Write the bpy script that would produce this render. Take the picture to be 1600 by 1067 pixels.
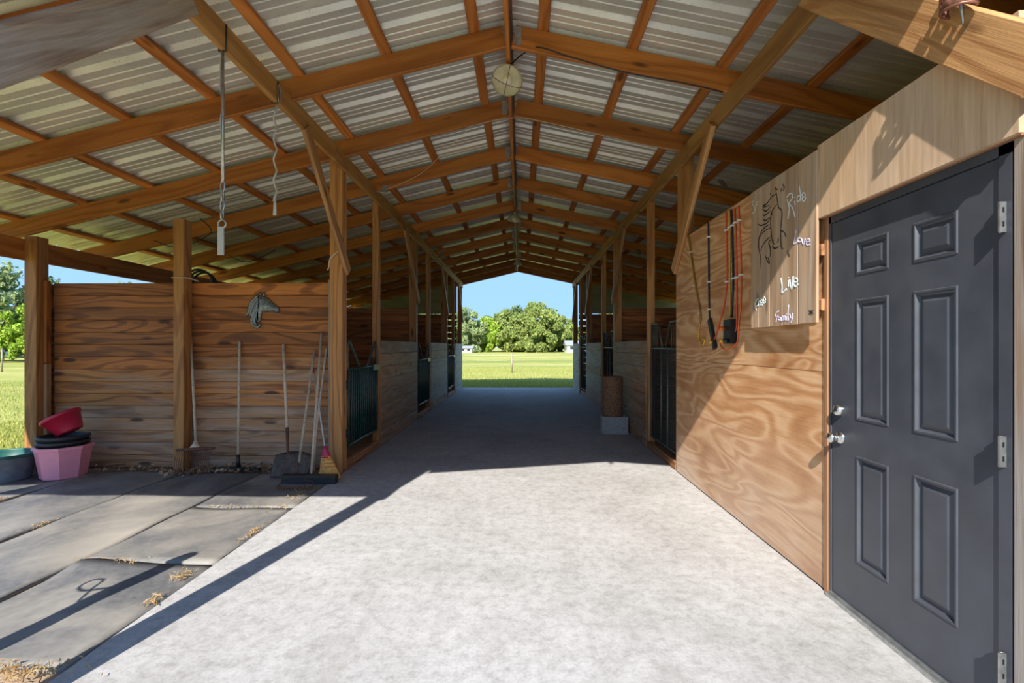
import bpy, bmesh, math, random
from mathutils import Vector, Matrix, Euler
from math import sin, cos, pi, radians, sqrt

for _o in list(bpy.data.objects): bpy.data.objects.remove(_o)
sc = bpy.context.scene
COL = sc.collection
RND = random.Random(11)

# ------------------------------------------------------------------ camera
F_PX, YAW, CAM_Z = 735.5, 0.0187, 1.385
cam_d = bpy.data.cameras.new('camera'); cam = bpy.data.objects.new('camera', cam_d); COL.objects.link(cam)
cam_d.sensor_fit = 'HORIZONTAL'; cam_d.sensor_width = 36.0; cam_d.lens = F_PX / 1600 * 36.0
cam_d.shift_y = (540.9 - 533.5) / 1600; cam_d.clip_start = 0.05; cam_d.clip_end = 2000
cam.location = (0, 0, CAM_Z); cam.rotation_euler = (pi / 2, 0, YAW)
sc.camera = cam

# ------------------------------------------------------------------ sky, sun, exposure
SUN_DIR = Vector((0.25, 1.0, -0.83)).normalized()
w = bpy.data.worlds.new('sky'); sc.world = w; w.use_nodes = True
nt = w.node_tree; nt.nodes.clear()
wo = nt.nodes.new('ShaderNodeOutputWorld'); bg = nt.nodes.new('ShaderNodeBackground')
tc = nt.nodes.new('ShaderNodeTexCoord'); sp = nt.nodes.new('ShaderNodeSeparateXYZ'); rp = nt.nodes.new('ShaderNodeValToRGB')
SKY = [(0.0, (0.31, 0.46, 0.66)), (0.07, (0.22, 0.39, 0.65)), (0.3, (0.20, 0.38, 0.70)), (1.0, (0.19, 0.37, 0.72))]   # clear blue, paler at the horizon
while len(rp.color_ramp.elements) < len(SKY): rp.color_ramp.elements.new(0.5)
for e_, (p_, c_) in zip(rp.color_ramp.elements, SKY): e_.position = p_; e_.color = (*c_, 1)
nt.links.new(tc.outputs['Generated'], sp.inputs[0]); nt.links.new(sp.outputs[2], rp.inputs[0])
bg.inputs[1].default_value = 0.80
nt.links.new(rp.outputs[0], bg.inputs[0]); nt.links.new(bg.outputs[0], wo.inputs[0])
sun_d = bpy.data.lights.new('sun', 'SUN'); sun = bpy.data.objects.new('sun', sun_d); COL.objects.link(sun)
sun_d.energy = 3.75; sun_d.angle = radians(0.55); sun_d.color = (1.0, 0.955, 0.89)
sun.rotation_euler = SUN_DIR.to_track_quat('-Z', 'Y').to_euler(); sun.location = (-3, -12, 12)
vs = sc.view_settings
vs.view_transform = 'Standard'; vs.look = 'None'; vs.exposure = 1.3; vs.gamma = 1.0; vs.use_curve_mapping = False
sc.display_settings.display_device = 'sRGB'
sc.cycles.max_bounces = 12; sc.cycles.diffuse_bounces = 8; sc.cycles.glossy_bounces = 4
sc.cycles.use_denoising = True; sc.cycles.sample_clamp_indirect = 6.0
sc.cycles.caustics_reflective = False; sc.cycles.caustics_refractive = False

# ------------------------------------------------------------------ material helpers
class NT:
    def __init__(s, name):
        s.m = bpy.data.materials.new(name); s.m.use_nodes = True; s.t = s.m.node_tree; s.b = s.t.nodes['Principled BSDF']
    def n(s, kind, **kw):
        x = s.t.nodes.new('ShaderNode' + kind)
        for k, v in kw.items():
            if k[0] == '_': setattr(x, k[1:], v)
            else: x.inputs[k.replace('__', ' ')].default_value = v
        return x
    def l(s, a, b): s.t.links.new(a, b)
    def coord(s, scale=(1, 1, 1), rnd=True, world=False):
        if world:
            g = s.n('NewGeometry'); src = g.outputs['Position']
        else:
            src = s.n('TexCoord').outputs['Object']
        mp = s.n('Mapping'); mp.inputs['Scale'].default_value = scale
        if rnd and not world:
            oi = s.n('ObjectInfo'); mul = s.n('VectorMath', _operation='SCALE'); cmb = s.n('CombineXYZ')
            s.l(oi.outputs['Random'], cmb.inputs[0]); s.l(oi.outputs['Random'], cmb.inputs[1]); s.l(oi.outputs['Random'], cmb.inputs[2])
            s.l(cmb.outputs[0], mul.inputs[0]); mul.inputs['Scale'].default_value = 37.0
            ad = s.n('VectorMath', _operation='ADD'); s.l(src, ad.inputs[0]); s.l(mul.outputs[0], ad.inputs[1]); src = ad.outputs[0]
        s.l(src, mp.inputs[0]); return mp.outputs[0]
    def noise(s, co, scale, detail=3, rough=0.5, dist=0.0):
        x = s.n('TexNoise', Scale=scale, Detail=detail, Roughness=rough, Distortion=dist); s.l(co, x.inputs['Vector']); return x.outputs[0]
    def ramp(s, fac, stops):
        r = s.n('ValToRGB'); e = r.color_ramp.elements
        while len(e) < len(stops): e.new(0.5)
        for i, (p, c) in enumerate(stops):
            e[i].position = p; e[i].color = (*c, 1) if len(c) == 3 else c
        s.l(fac, r.inputs[0]); return r.outputs[0]
    def mix(s, fac, a, b, mode='MIX'):
        x = s.n('Mix', _data_type='RGBA', _blend_type=mode)
        for v, i in ((fac, 0), (a, 6), (b, 7)):
            if hasattr(v, 'is_output'): s.l(v, x.inputs[i])
            else: x.inputs[i].default_value = v if i == 0 else (*v, 1)
        return x.outputs[2]
    def bump(s, h, strength=0.3, dist=0.01):
        x = s.n('Bump', Strength=strength, Distance=dist); s.l(h, x.inputs['Height']); s.l(x.outputs[0], s.b.inputs['Normal'])
    def done(s, col, rough=0.6, metal=0.0, spec=None):
        if hasattr(col, 'is_output'): s.l(col, s.b.inputs['Base Color'])
        else: s.b.inputs['Base Color'].default_value = (*col, 1)
        if hasattr(rough, 'is_output'): s.l(rough, s.b.inputs['Roughness'])
        else: s.b.inputs['Roughness'].default_value = rough
        s.b.inputs['Metallic'].default_value = metal
        if spec is not None: s.b.inputs['Specular IOR Level'].default_value = spec
        return s.m

def wood(name, light, dark, grey=0.0, greycol=(0.36, 0.33, 0.30), freq=16.0, rough=0.6, contrast=1.0, knots=True, tint=0.25, rings=30.0, sharp=0.0):
    """timber with the grain along the piece's own local X axis"""
    k = NT(name)
    ring = k.noise(k.coord((0.55, 4.0, 4.0)), 1.0, 1.5, 0.45, 0.15)
    sp_ = k.n('SeparateXYZ'); k.l(k.coord((1, 1, 1)), sp_.inputs[0])
    yz = k.n('Math', _operation='ADD'); k.l(sp_.outputs[1], yz.inputs[0]); k.l(sp_.outputs[2], yz.inputs[1])
    m1 = k.n('Math', _operation='MULTIPLY'); k.l(ring, m1.inputs[0]); m1.inputs[1].default_value = rings
    m2 = k.n('Math', _operation='MULTIPLY_ADD'); k.l(yz.outputs[0], m2.inputs[0]); m2.inputs[1].default_value = freq * 3.0; k.l(m1.outputs[0], m2.inputs[2])
    sn = k.n('Math', _operation='SINE'); k.l(m2.outputs[0], sn.inputs[0])
    wv = k.n('MapRange'); wv.inputs[1].default_value = -1.0; k.l(sn.outputs[0], wv.inputs[0])
    fine = k.noise(k.coord((1.6, 75, 75)), 2.0, 4, 0.65)
    broad = k.noise(k.coord((0.5, 5, 5)), 1.3, 3, 0.6, 0.4)
    mid = tuple((a + b) / 2 for a, b in zip(light, dark))
    c = k.ramp(wv.outputs[0], [(0.0, dark), (0.3 * contrast, mid), (0.75, light), (1.0, light)]) if not sharp else k.ramp(wv.outputs[0], [(0.0, dark), (0.22, tuple(0.7 * d + 0.3 * l for d, l in zip(dark, light))), (0.34, light), (1.0, tuple(l * 0.85 for l in light))])
    c = k.mix(0.45, c, k.ramp(fine, [(0.3, tuple(d * 0.6 for d in dark)), (0.7, light)]))
    v = k.ramp(broad, [(0.3, (0.62, 0.60, 0.58)), (0.7, (1.1, 1.1, 1.1))])
    c = k.mix(0.8, c, v, 'MULTIPLY')
    oi = k.n('ObjectInfo'); tv = k.ramp(oi.outputs['Random'], [(0.0, (1 - tint,) * 3), (1.0, (1 + tint * 0.6,) * 3)])
    c = k.mix(1.0, c, tv, 'MULTIPLY')
    if knots:
        vo = k.n('TexVoronoi', Scale=1.0, Randomness=1.0); k.l(k.coord((1.6, 5.5, 5.5)), vo.inputs['Vector'])
        kn = k.ramp(vo.outputs['Distance'], [(0.0, (1, 1, 1)), (0.10, (1, 1, 1)), (0.17, (0, 0, 0))])
        c = k.mix(kn, c, tuple(d * 0.35 for d in dark))
    if grey > 0:
        g = k.ramp(k.noise(k.coord((0.8, 7, 7)), 1.6, 4, 0.62, 0.3), [(0.62 - 0.5 * grey, (0, 0, 0)), (0.80 - 0.35 * grey, (min(1, grey + 0.15),) * 3)])
        gc = k.mix(fine, tuple(x * 0.55 for x in greycol), greycol)
        c = k.mix(g, c, gc)
    k.bump(fine, 0.25, 0.004)
    return k.done(c, rough)

def plain(name, col, rough=0.5, metal=0.0, var=0.12, scale=6.0, spec=None, bump=0.0):
    k = NT(name); f = k.noise(k.coord(), scale, 4, 0.6)
    lo = tuple(max(0, c * (1 - var)) for c in col); hi = tuple(min(1, c * (1 + var)) for c in col)
    if bump: k.bump(f, bump, 0.004)
    return k.done(k.ramp(f, [(0.3, lo), (0.7, hi)]), rough, metal, spec)

M = {}
M['beam'] = wood('stained_pine', (0.68, 0.25, 0.052), (0.42, 0.125, 0.020), contrast=0.8)
M['post'] = wood('post_pine', (0.68, 0.32, 0.10), (0.34, 0.125, 0.032), freq=12, rings=34, sharp=1)
M['header'] = wood('header_pine', (0.60, 0.31, 0.095), (0.40, 0.175, 0.045), freq=12)
M['brace'] = wood('brace_pine', (0.68, 0.36, 0.145), (0.40, 0.17, 0.055), freq=14, rings=34, sharp=1)
M['plank0'] = wood('plank_brown', (0.66, 0.225, 0.046), (0.17, 0.042, 0.009), grey=0.03, freq=14, tint=0.35, rings=46, sharp=1)
M['plank1'] = wood('plank_faded', (0.64, 0.265, 0.075), (0.20, 0.062, 0.018), grey=0.28, greycol=(0.56, 0.42, 0.33), freq=14, tint=0.3, rings=46, sharp=1)
M['plank2'] = wood('plank_grey', (0.60, 0.32, 0.15), (0.22, 0.10, 0.045), grey=0.42, greycol=(0.60, 0.48, 0.39), freq=14, tint=0.25, rings=42, sharp=1)
M['stall'] = wood('stall_board', (0.52, 0.29, 0.145), (0.26, 0.125, 0.055), grey=0.36, greycol=(0.50, 0.44, 0.37), freq=14, tint=0.3, rings=40, sharp=1)
M['stall_skylit'] = wood('stall_board_skylit', (0.48, 0.42, 0.33), (0.30, 0.24, 0.17), grey=0.6, greycol=(0.56, 0.55, 0.50), freq=18, tint=0.2)  # greyed boards; sky reflection on the farther half walls put into the colour
M['trim'] = wood('jamb_wood', (0.55, 0.27, 0.12), (0.34, 0.14, 0.055), grey=0.15, freq=22, knots=False)
M['grey_post'] = wood('weathered_post', (0.52, 0.38, 0.27), (0.26, 0.15, 0.09), grey=0.5, greycol=(0.50, 0.46, 0.42), freq=16, rings=36, sharp=1)
M['sign'] = wood('sign_board', (0.68, 0.46, 0.29), (0.46, 0.28, 0.16), grey=0.3, greycol=(0.66, 0.56, 0.46), freq=12, tint=0.12)
M['handle'] = wood('tool_handle', (0.78, 0.64, 0.48), (0.60, 0.46, 0.32), grey=0.3, greycol=(0.72, 0.66, 0.58), freq=10, knots=False)
M['log'] = plain('rough_log', (0.26, 0.135, 0.075), 0.95, var=0.55, scale=38, bump=0.8)
M['steel'] = plain('galvanised_plate', (0.46, 0.47, 0.46), 0.38, 0.85, 0.25, 30)
M['chrome'] = plain('satin_nickel', (0.72, 0.72, 0.70), 0.22, 1.0, 0.05)
M['dark_steel'] = plain('dark_steel', (0.045, 0.048, 0.05), 0.45, 0.4, 0.3, 20)
M['gate_green'] = plain('gate_green_paint', (0.012, 0.045, 0.043), 0.38, 0.0, 0.3, 20)
M['gate_grey'] = plain('gate_grey_paint', (0.075, 0.082, 0.066), 0.45, 0.2, 0.3, 20)
M['black'] = plain('black_plastic', (0.012, 0.012, 0.014), 0.4, 0, 0.2, 15)
M['black_tub'] = plain('black_tub_rubber', (0.022, 0.024, 0.030), 0.5, 0, 0.3, 12)
M['pink'] = plain('pink_plastic', (0.92, 0.34, 0.43), 0.42, 0, 0.06, 8)
M['red'] = plain('red_plastic', (0.50, 0.018, 0.055), 0.35, 0, 0.1, 8)
M['green_in'] = plain('green_plastic', (0.012, 0.10, 0.075), 0.4, 0, 0.2, 10)
M['tub_grey'] = plain('tub_grey_plastic', (0.20, 0.23, 0.27), 0.6, 0, 0.25, 16)
M['rust'] = plain('rusty_steel', (0.15, 0.07, 0.045), 0.75, 0.3, 0.45, 40)
M['shovel'] = plain('worn_shovel_steel', (0.10, 0.075, 0.06), 0.55, 0.5, 0.45, 18)
M['straw'] = plain('broom_straw', (0.78, 0.36, 0.09), 0.85, 0, 0.3, 60)
M['enamel'] = plain('cream_enamel', (0.66, 0.61, 0.47), 0.3, 0, 0.2, 14)
M['bulb'] = plain('frosted_bulb', (0.82, 0.76, 0.62), 0.3, 0, 0.04)
M['pewter'] = plain('pewter', (0.20, 0.215, 0.21), 0.38, 0.7, 0.45, 40)
M['cord_red'] = plain('cord_red', (0.62, 0.085, 0.02), 0.5, 0, 0.1)
M['cord_orange'] = plain('cord_orange', (0.72, 0.13, 0.02), 0.5, 0, 0.1)
M['cord_yellow'] = plain('cord_yellow', (0.72, 0.42, 0.02), 0.5, 0, 0.1)
M['cord_brown'] = plain('cord_brown', (0.28, 0.15, 0.03), 0.55, 0, 0.2)
M['rope'] = plain('twine', (0.62, 0.55, 0.42), 0.9, 0, 0.15, 60)
M['strap'] = plain('strap_grey', (0.50, 0.49, 0.46), 0.7, 0, 0.12, 40)
M['ink'] = plain('burnt_line', (0.012, 0.010, 0.009), 0.8, 0, 0.2)
M['chalk_white'] = plain('chalk_white', (0.78, 0.79, 0.76), 0.9, 0, 0.05)
M['chalk_mint'] = plain('chalk_mint', (0.72, 0.86, 0.84), 0.9, 0, 0.05)
M['chalk_lilac'] = plain('chalk_lilac', (0.66, 0.60, 0.84), 0.9, 0, 0.05)
M['copper'] = plain('copper_brown', (0.30, 0.13, 0.09), 0.4, 0.6, 0.3, 30)
M['white_paint'] = plain('white_paint', (0.78, 0.78, 0.76), 0.6, 0, 0.06)
M['block'] = plain('concrete_block', (0.40, 0.39, 0.35), 0.95, 0, 0.25, 30, bump=0.5)
M['glass_dark'] = plain('window_glass', (0.03, 0.04, 0.05), 0.08, 0, 0.1)
M['house_roof'] = plain('house_roof', (0.30, 0.30, 0.31), 0.7, 0, 0.15)
M['bark'] = plain('tree_bark', (0.16, 0.115, 0.08), 0.95, 0, 0.4, 5, bump=0.6)
M['interior'] = plain('stall_dirt', (0.10, 0.075, 0.052), 0.95, 0, 0.4, 3)

def mat_roof():
    k = NT('galvanised_roofing')
    co = k.coord(); big = k.noise(k.coord((0.8, 2.5, 1)), 1.5, 4, 0.65); sp = k.noise(k.coord((10, 10, 10)), 5.0, 2, 0.7)
    c = k.ramp(big, [(0.3, (0.56, 0.565, 0.52)), (0.55, (0.71, 0.70, 0.625)), (0.75, (0.82, 0.79, 0.69))])
    c = k.mix(k.ramp(sp, [(0.60, (0, 0, 0)), (0.72, (0.45,) * 3)]), c, (0.27, 0.25, 0.20))
    r = k.ramp(k.noise(co, 3.0, 3), [(0.3, (0.34,) * 3), (0.7, (0.52,) * 3)])
    return k.done(c, r, 0.4)
M['roofing'] = mat_roof()
def mat_siding():
    k = NT('siding_metal'); c = k.ramp(k.noise(k.coord(), 2.0, 3), [(0.3, (0.30, 0.31, 0.20)), (0.7, (0.42, 0.43, 0.30))]); return k.done(c, 0.5, 0.3)
M['siding'] = mat_siding()
def mat_concrete():
    k = NT('brushed_concrete')
    co = k.coord(rnd=False)
    a = k.noise(co, 0.8, 6, 0.62, 0.3); b = k.noise(co, 5.0, 5, 0.7); f = k.noise(co, 60.0, 3, 0.7); st = k.noise(k.coord((1, 0.8, 1), rnd=False), 2.1, 5, 0.6, 0.6)
    g2 = k.noise(co, 16.0, 6, 0.72)
    c = k.ramp(a, [(0.30, (0.345, 0.335, 0.315)), (0.5, (0.42, 0.41, 0.395)), (0.70, (0.47, 0.46, 0.45))])
    c = k.mix(0.5, c, k.ramp(b, [(0.35, (0.78, 0.77, 0.75)), (0.62, (1.06,) * 3)]), 'MULTIPLY')
    c = k.mix(0.75, c, k.ramp(g2, [(0.34, (0.70, 0.69, 0.67)), (0.52, (1.0,) * 3), (0.7, (1.14,) * 3)]), 'MULTIPLY')
    c = k.mix(0.6, c, k.ramp(f, [(0.3, (0.75,) * 3), (0.62, (1.05,) * 3)]), 'MULTIPLY')
    c = k.mix(k.ramp(st, [(0.58, (0, 0, 0)), (0.72, (0.42,) * 3)]), c, (0.27, 0.25, 0.22))
    vo = k.n('TexVoronoi', Scale=7.0); k.l(co, vo.inputs['Vector'])
    c = k.mix(k.ramp(vo.outputs['Distance'], [(0.0, (0.75,) * 3), (0.035, (0.0,) * 3)]), c, (0.13, 0.12, 0.11))
    k.bump(f, 0.25, 0.004)
    return k.done(c, 0.85)
M['concrete'] = mat_concrete()
def mat_mat():
    k = NT('rubber_mat')
    co = k.coord(); d = k.noise(k.coord((1.0, 0.7, 1)), 1.35, 5, 0.6, 0.4); f = k.noise(co, 24.0, 4, 0.7)
    base = k.ramp(f, [(0.3, (0.085, 0.086, 0.088)), (0.7, (0.15, 0.15, 0.148))])
    c = k.mix(k.ramp(d, [(0.40, (0.0,) * 3), (0.72, (0.85,) * 3)]), base, (0.40, 0.36, 0.295))
    k.bump(f, 0.12, 0.003)
    return k.done(c, 0.62)
M['mat'] = mat_mat()
def mat_dirt():
    k = NT('sandy_dirt'); co = k.coord(rnd=False); a = k.noise(co, 1.6, 6, 0.7); f = k.noise(co, 35, 3, 0.7)
    c = k.ramp(a, [(0.3, (0.30, 0.20, 0.125)), (0.7, (0.48, 0.36, 0.245))]); k.bump(f, 0.6, 0.01)
    return k.done(k.mix(0.5, c, k.ramp(f, [(0.3, (0.6,) * 3), (0.7, (1.1,) * 3)]), 'MULTIPLY'), 0.95)
M['dirt'] = mat_dirt()
def mat_grass():
    k = NT('pasture_grass'); co = k.coord(rnd=False)
    a = k.noise(k.coord((0.35, 1.4, 1), rnd=False), 0.09, 5, 0.6, 0.5); b = k.noise(k.coord((0.5, 1, 1), rnd=False), 1.1, 5, 0.7); f = k.noise(co, 14, 4, 0.75)
    c = k.ramp(a, [(0.32, (0.30, 0.33, 0.065)), (0.5, (0.46, 0.43, 0.11)), (0.68, (0.62, 0.52, 0.20))])
    c = k.mix(0.75, c, k.ramp(b, [(0.3, (0.62, 0.70, 0.55)), (0.7, (1.15, 1.12, 1.05))]), 'MULTIPLY')
    c = k.mix(0.8, c, k.ramp(f, [(0.3, (0.5, 0.55, 0.5)), (0.65, (1.15,) * 3)]), 'MULTIPLY')
    k.bump(f, 0.9, 0.06)
    return k.done(c, 0.9, spec=0.2)
M['grass'] = mat_grass()
def mat_leaf(name, a, b, trans=0.25):
    k = NT(name); g = k.n('NewGeometry'); c = k.ramp(g.outputs['Random Per Island'], [(0.0, a), (1.0, b)])
    k.done(c, 0.7, spec=0.25)
    tr = k.n('BsdfTranslucent'); k.l(c, tr.inputs[0]); mx = k.n('MixShader', Fac=trans)
    k.l(k.b.outputs[0], mx.inputs[1]); k.l(tr.outputs[0], mx.inputs[2]); k.l(mx.outputs[0], k.t.nodes['Material Output'].inputs[0])
    return k.m
M['leaf_oak'] = mat_leaf('oak_leaves', (0.16, 0.23, 0.05), (0.40, 0.45, 0.13))
M['leaf_bright'] = mat_leaf('bright_leaves', (0.22, 0.36, 0.03), (0.46, 0.58, 0.08))
M['leaf_dark'] = mat_leaf('dark_leaves', (0.08, 0.14, 0.05), (0.20, 0.27, 0.10))
M['leaf_mossy'] = mat_leaf('mossy_leaves', (0.20, 0.27, 0.10), (0.42, 0.48, 0.22))
M['blade'] = mat_leaf('grass_blades', (0.24, 0.31, 0.05), (0.56, 0.52, 0.16), 0.3)
M['litter'] = mat_leaf('dead_leaves', (0.22, 0.125, 0.06), (0.66, 0.46, 0.30), 0.1)
M['hay'] = mat_leaf('straw_stalks', (0.40, 0.26, 0.10), (0.66, 0.48, 0.24), 0.15)
def mat_plywood():
    k = NT('plywood')
    co = k.coord((1.0, 0.8, 3.4)); d = k.noise(co, 1.1, 1.5, 0.45, 0.9)
    mu = k.n('Math', _operation='MULTIPLY'); mu.inputs[1].default_value = 46.0; k.l(d, mu.inputs[0])
    si = k.n('Math', _operation='SINE'); k.l(mu.outputs[0], si.inputs[0])
    fine = k.noise(k.coord((1, 3, 70)), 1.4, 4, 0.65); br = k.noise(k.coord((1, 1, 1.8)), 1.2, 5, 0.65)
    fd = k.n('MapRange'); fd.inputs[1].default_value = -1.0; k.l(si.outputs[0], fd.inputs[0])
    c = k.ramp(fd.outputs[0], [(0.0, (0.50, 0.215, 0.075)), (0.35, (0.60, 0.29, 0.115)), (0.7, (0.69, 0.37, 0.17)), (1.0, (0.77, 0.47, 0.26))])
    c = k.mix(0.30, c, k.ramp(fine, [(0.3, (0.36, 0.165, 0.06)), (0.7, (0.76, 0.50, 0.28))]))
    c = k.mix(0.85, c, k.ramp(br, [(0.3, (0.68, 0.58, 0.48)), (0.5, (0.95, 0.92, 0.88)), (0.7, (1.12, 1.12, 1.12))]), 'MULTIPLY')
    gz = k.n('SeparateXYZ'); g = k.n('NewGeometry'); k.l(g.outputs['Position'], gz.inputs[0])
    gm = k.n('MapRange'); gm.inputs[1].default_value = 0.0; gm.inputs[2].default_value = 0.9; gm.inputs[3].default_value = 0.75; gm.inputs[4].default_value = 0.0; k.l(gz.outputs[2], gm.inputs[0])
    mm = k.n('Math', _operation='MULTIPLY'); k.l(gm.outputs[0], mm.inputs[0]); k.l(k.ramp(br, [(0.35, (0.4,) * 3), (0.65, (1,) * 3)]), mm.inputs[1])
    c = k.mix(mm.outputs[0], c, (0.56, 0.46, 0.36))
    k.bump(si.outputs[0], 0.12, 0.003)
    return k.done(c, 0.65)
M['plywood'] = mat_plywood()
def mat_panel():
    k = NT('weathered_plywood')
    st_ = k.noise(k.coord((1, 26, 1.1)), 2.0, 4, 0.65, 0.5); ct = k.noise(k.coord((1, 3.2, 0.55)), 1.5, 1.5, 0.5, 0.3)
    mu = k.n('Math', _operation='MULTIPLY'); mu.inputs[1].default_value = 34.0; k.l(ct, mu.inputs[0]); si = k.n('Math', _operation='SINE'); k.l(mu.outputs[0], si.inputs[0])
    c = k.ramp(st_, [(0.3, (0.50, 0.31, 0.17)), (0.55, (0.65, 0.43, 0.255)), (0.75, (0.74, 0.53, 0.34))])
    c = k.mix(0.22, c, k.ramp(si.outputs[0], [(0.0, (0.34, 0.22, 0.14)), (0.6, (0.62, 0.46, 0.31))]))
    g = k.noise(k.coord((1, 2, 0.8)), 1.6, 4, 0.6); c = k.mix(k.ramp(g, [(0.46, (0,) * 3), (0.74, (0.5,) * 3)]), c, (0.46, 0.37, 0.31))
    k.bump(st_, 0.2, 0.003)
    return k.done(c, 0.7)
M['panel'] = mat_panel()
def mat_door():
    k = NT('door_paint'); a = k.noise(k.coord((1, 1, 1)), 4.5, 5, 0.6); s = k.noise(k.coord((1, 12, 3)), 6, 3, 0.7)
    c = k.ramp(a, [(0.35, (0.052, 0.056, 0.067)), (0.7, (0.072, 0.077, 0.090))])
    c = k.mix(k.ramp(s, [(0.72, (0,) * 3), (0.80, (0.35,) * 3)]), c, (0.16, 0.165, 0.175))
    return k.done(c, k.ramp(a, [(0.3, (0.34,) * 3), (0.7, (0.5,) * 3)]), 0.0)
M['door'] = mat_door()

# ------------------------------------------------------------------ object helpers
def link(name, me, mat=None, parent=None):
    o = bpy.data.objects.new(name, me); COL.objects.link(o)
    if mat is not None and me is not None and len(me.materials) == 0: me.materials.append(M[mat])
    if parent is not None: o.parent = parent
    return o
def tag(o, label=None, cat=None, group=None, kind=None):
    if label: o['label'] = label
    if cat: o['category'] = cat
    if group: o['group'] = group
    if kind: o['kind'] = kind
    return o
def empty(name, loc=(0, 0, 0), label=None, cat=None, group=None, kind=None):
    o = bpy.data.objects.new(name, None); COL.objects.link(o); o.location = loc; o.empty_display_size = 0.1
    return tag(o, label, cat, group, kind)
def pl(parent):
    v = Vector((0, 0, 0)); p = parent
    while p is not None: v += p.location; p = p.parent
    return v
_cache = {}
def beam_mesh(L, w, t, mat, ch=0.006):
    """board along local X, width along local Z, thickness along local Y, with eased edges"""
    key = (round(L, 3), round(w, 3), round(t, 3), mat)
    if key in _cache: return _cache[key]
    a, b = w / 2, t / 2; ch = min(ch, a * 0.4, b * 0.4)
    sec = [(-b + ch, -a), (b - ch, -a), (b, -a + ch), (b, a - ch), (b - ch, a), (-b + ch, a), (-b, a - ch), (-b, -a + ch)]
    vs_ = [(-L / 2, y, z) for y, z in sec] + [(L / 2, y, z) for y, z in sec]
    fs = [(i, (i + 1) % 8, 8 + (i + 1) % 8, 8 + i) for i in range(8)] + [tuple(range(7, -1, -1)), tuple(range(8, 16))]
    me = bpy.data.meshes.new('board'); me.from_pydata(vs_, [], fs); me.update(); me.materials.append(M[mat]); _cache[key] = me
    return me
def board(name, p0, p1, wdt, th, mat, parent=None, up=(0, 0, 1)):
    """a timber from p0 to p1 (axis), width measured along 'up'"""
    p0, p1, up = Vector(p0), Vector(p1), Vector(up)
    x = (p1 - p0); L = x.length; x.normalize(); y = up.cross(x).normalized(); z = x.cross(y)
    o = link(name, beam_mesh(L, wdt, th, mat), None, parent)
    R = Matrix((x, y, z)).transposed().to_4x4()
    o.matrix_basis = Matrix.Translation((p0 + p1) / 2 - (pl(parent) if parent else Vector())) @ R
    return o
class MB:
    """collects shapes in world coordinates; build() links them as one mesh"""
    def __init__(s): s.v = []; s.f = []; s.sm = []
    def add(s, vs_, fs, smooth=False):
        n = len(s.v); s.v += [tuple(v) for v in vs_]; s.f += [tuple(i + n for i in f) for f in fs]; s.sm += [smooth] * len(fs); return s
    def box(s, a, b):
        (x0, y0, z0), (x1, y1, z1) = a, b
        return s.add([(x0, y0, z0), (x1, y0, z0), (x1, y1, z0), (x0, y1, z0), (x0, y0, z1), (x1, y0, z1), (x1, y1, z1), (x0, y1, z1)],
                     [(3, 2, 1, 0), (4, 5, 6, 7), (0, 1, 5, 4), (1, 2, 6, 5), (2, 3, 7, 6), (3, 0, 4, 7)])
    def tube(s, pts, r, n=6, caps=True, smooth=True, closed=False):
        pts = [Vector(p) for p in pts]; N = len(pts); rs = r if isinstance(r, (list, tuple)) else [r] * N
        vs_ = []; pu = None
        for i, p in enumerate(pts):
            if closed: d = pts[(i + 1) % N] - pts[i - 1]
            else: d = pts[min(i + 1, N - 1)] - pts[max(i - 1, 0)]
            d.normalize()
            if pu is None:
                h = Vector((0, 0, 1)) if abs(d.z) < 0.9 else Vector((1, 0, 0)); pu = h.cross(d).normalized()
            else:
                pu = (pu - d * pu.dot(d)).normalized()
            q = d.cross(pu)
            for k in range(n):
                a = 2 * pi * k / n; vs_.append(p + (pu * cos(a) + q * sin(a)) * rs[i])
        fs = []
        for i in range(N if closed else N - 1):
            j = (i + 1) % N
            for k in range(n): fs.append((i * n + k, i * n + (k + 1) % n, j * n + (k + 1) % n, j * n + k))
        if caps and not closed: fs += [tuple(range(n - 1, -1, -1)), tuple(range((N - 1) * n, N * n))]
        return s.add(vs_, fs, smooth)
    def lathe(s, prof, c, n=24, sx=1.0, sy=1.0, smooth=True, close=False, rot=None, power=2.0):
        """profile [(r,z)] turned about a vertical axis through c; power>2 gives a squarish plan"""
        vs_ = []
        for r, z in prof:
            for k in range(n):
                a = 2 * pi * k / n; ca, sa = cos(a), sin(a)
                m = (abs(ca) ** power + abs(sa) ** power) ** (-1 / power)
                v = Vector((r * ca * m * sx, r * sa * m * sy, z))
                if rot is not None: v = rot @ v
                vs_.append(v + Vector(c))
        fs = [(i * n + k, i * n + (k + 1) % n, (i + 1) * n + (k + 1) % n, (i + 1) * n + k) for i in range(len(prof) - 1) for k in range(n)]
        if close: fs += [tuple(range(n - 1, -1, -1)), tuple(range((len(prof) - 1) * n, len(prof) * n))]
        return s.add(vs_, fs, smooth)
    def build(s, name, mat, parent=None):
        off = pl(parent) if parent else Vector()
        me = bpy.data.meshes.new(name); me.from_pydata([tuple(Vector(v) - off) for v in s.v], [], s.f); me.update()
        for p, m in zip(me.polygons, s.sm): p.use_smooth = m
        me.materials.append(M[mat]); return link(name, me, None, parent)
def rebase(o):
    """move a mesh's origin to its centre so that materials sit on the piece itself"""
    c = sum((Vector(v.co) for v in o.data.vertices), Vector()) / max(1, len(o.data.vertices))
    for v in o.data.vertices: v.co -= c
    o.location = Vector(o.location) + c; return o
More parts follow.
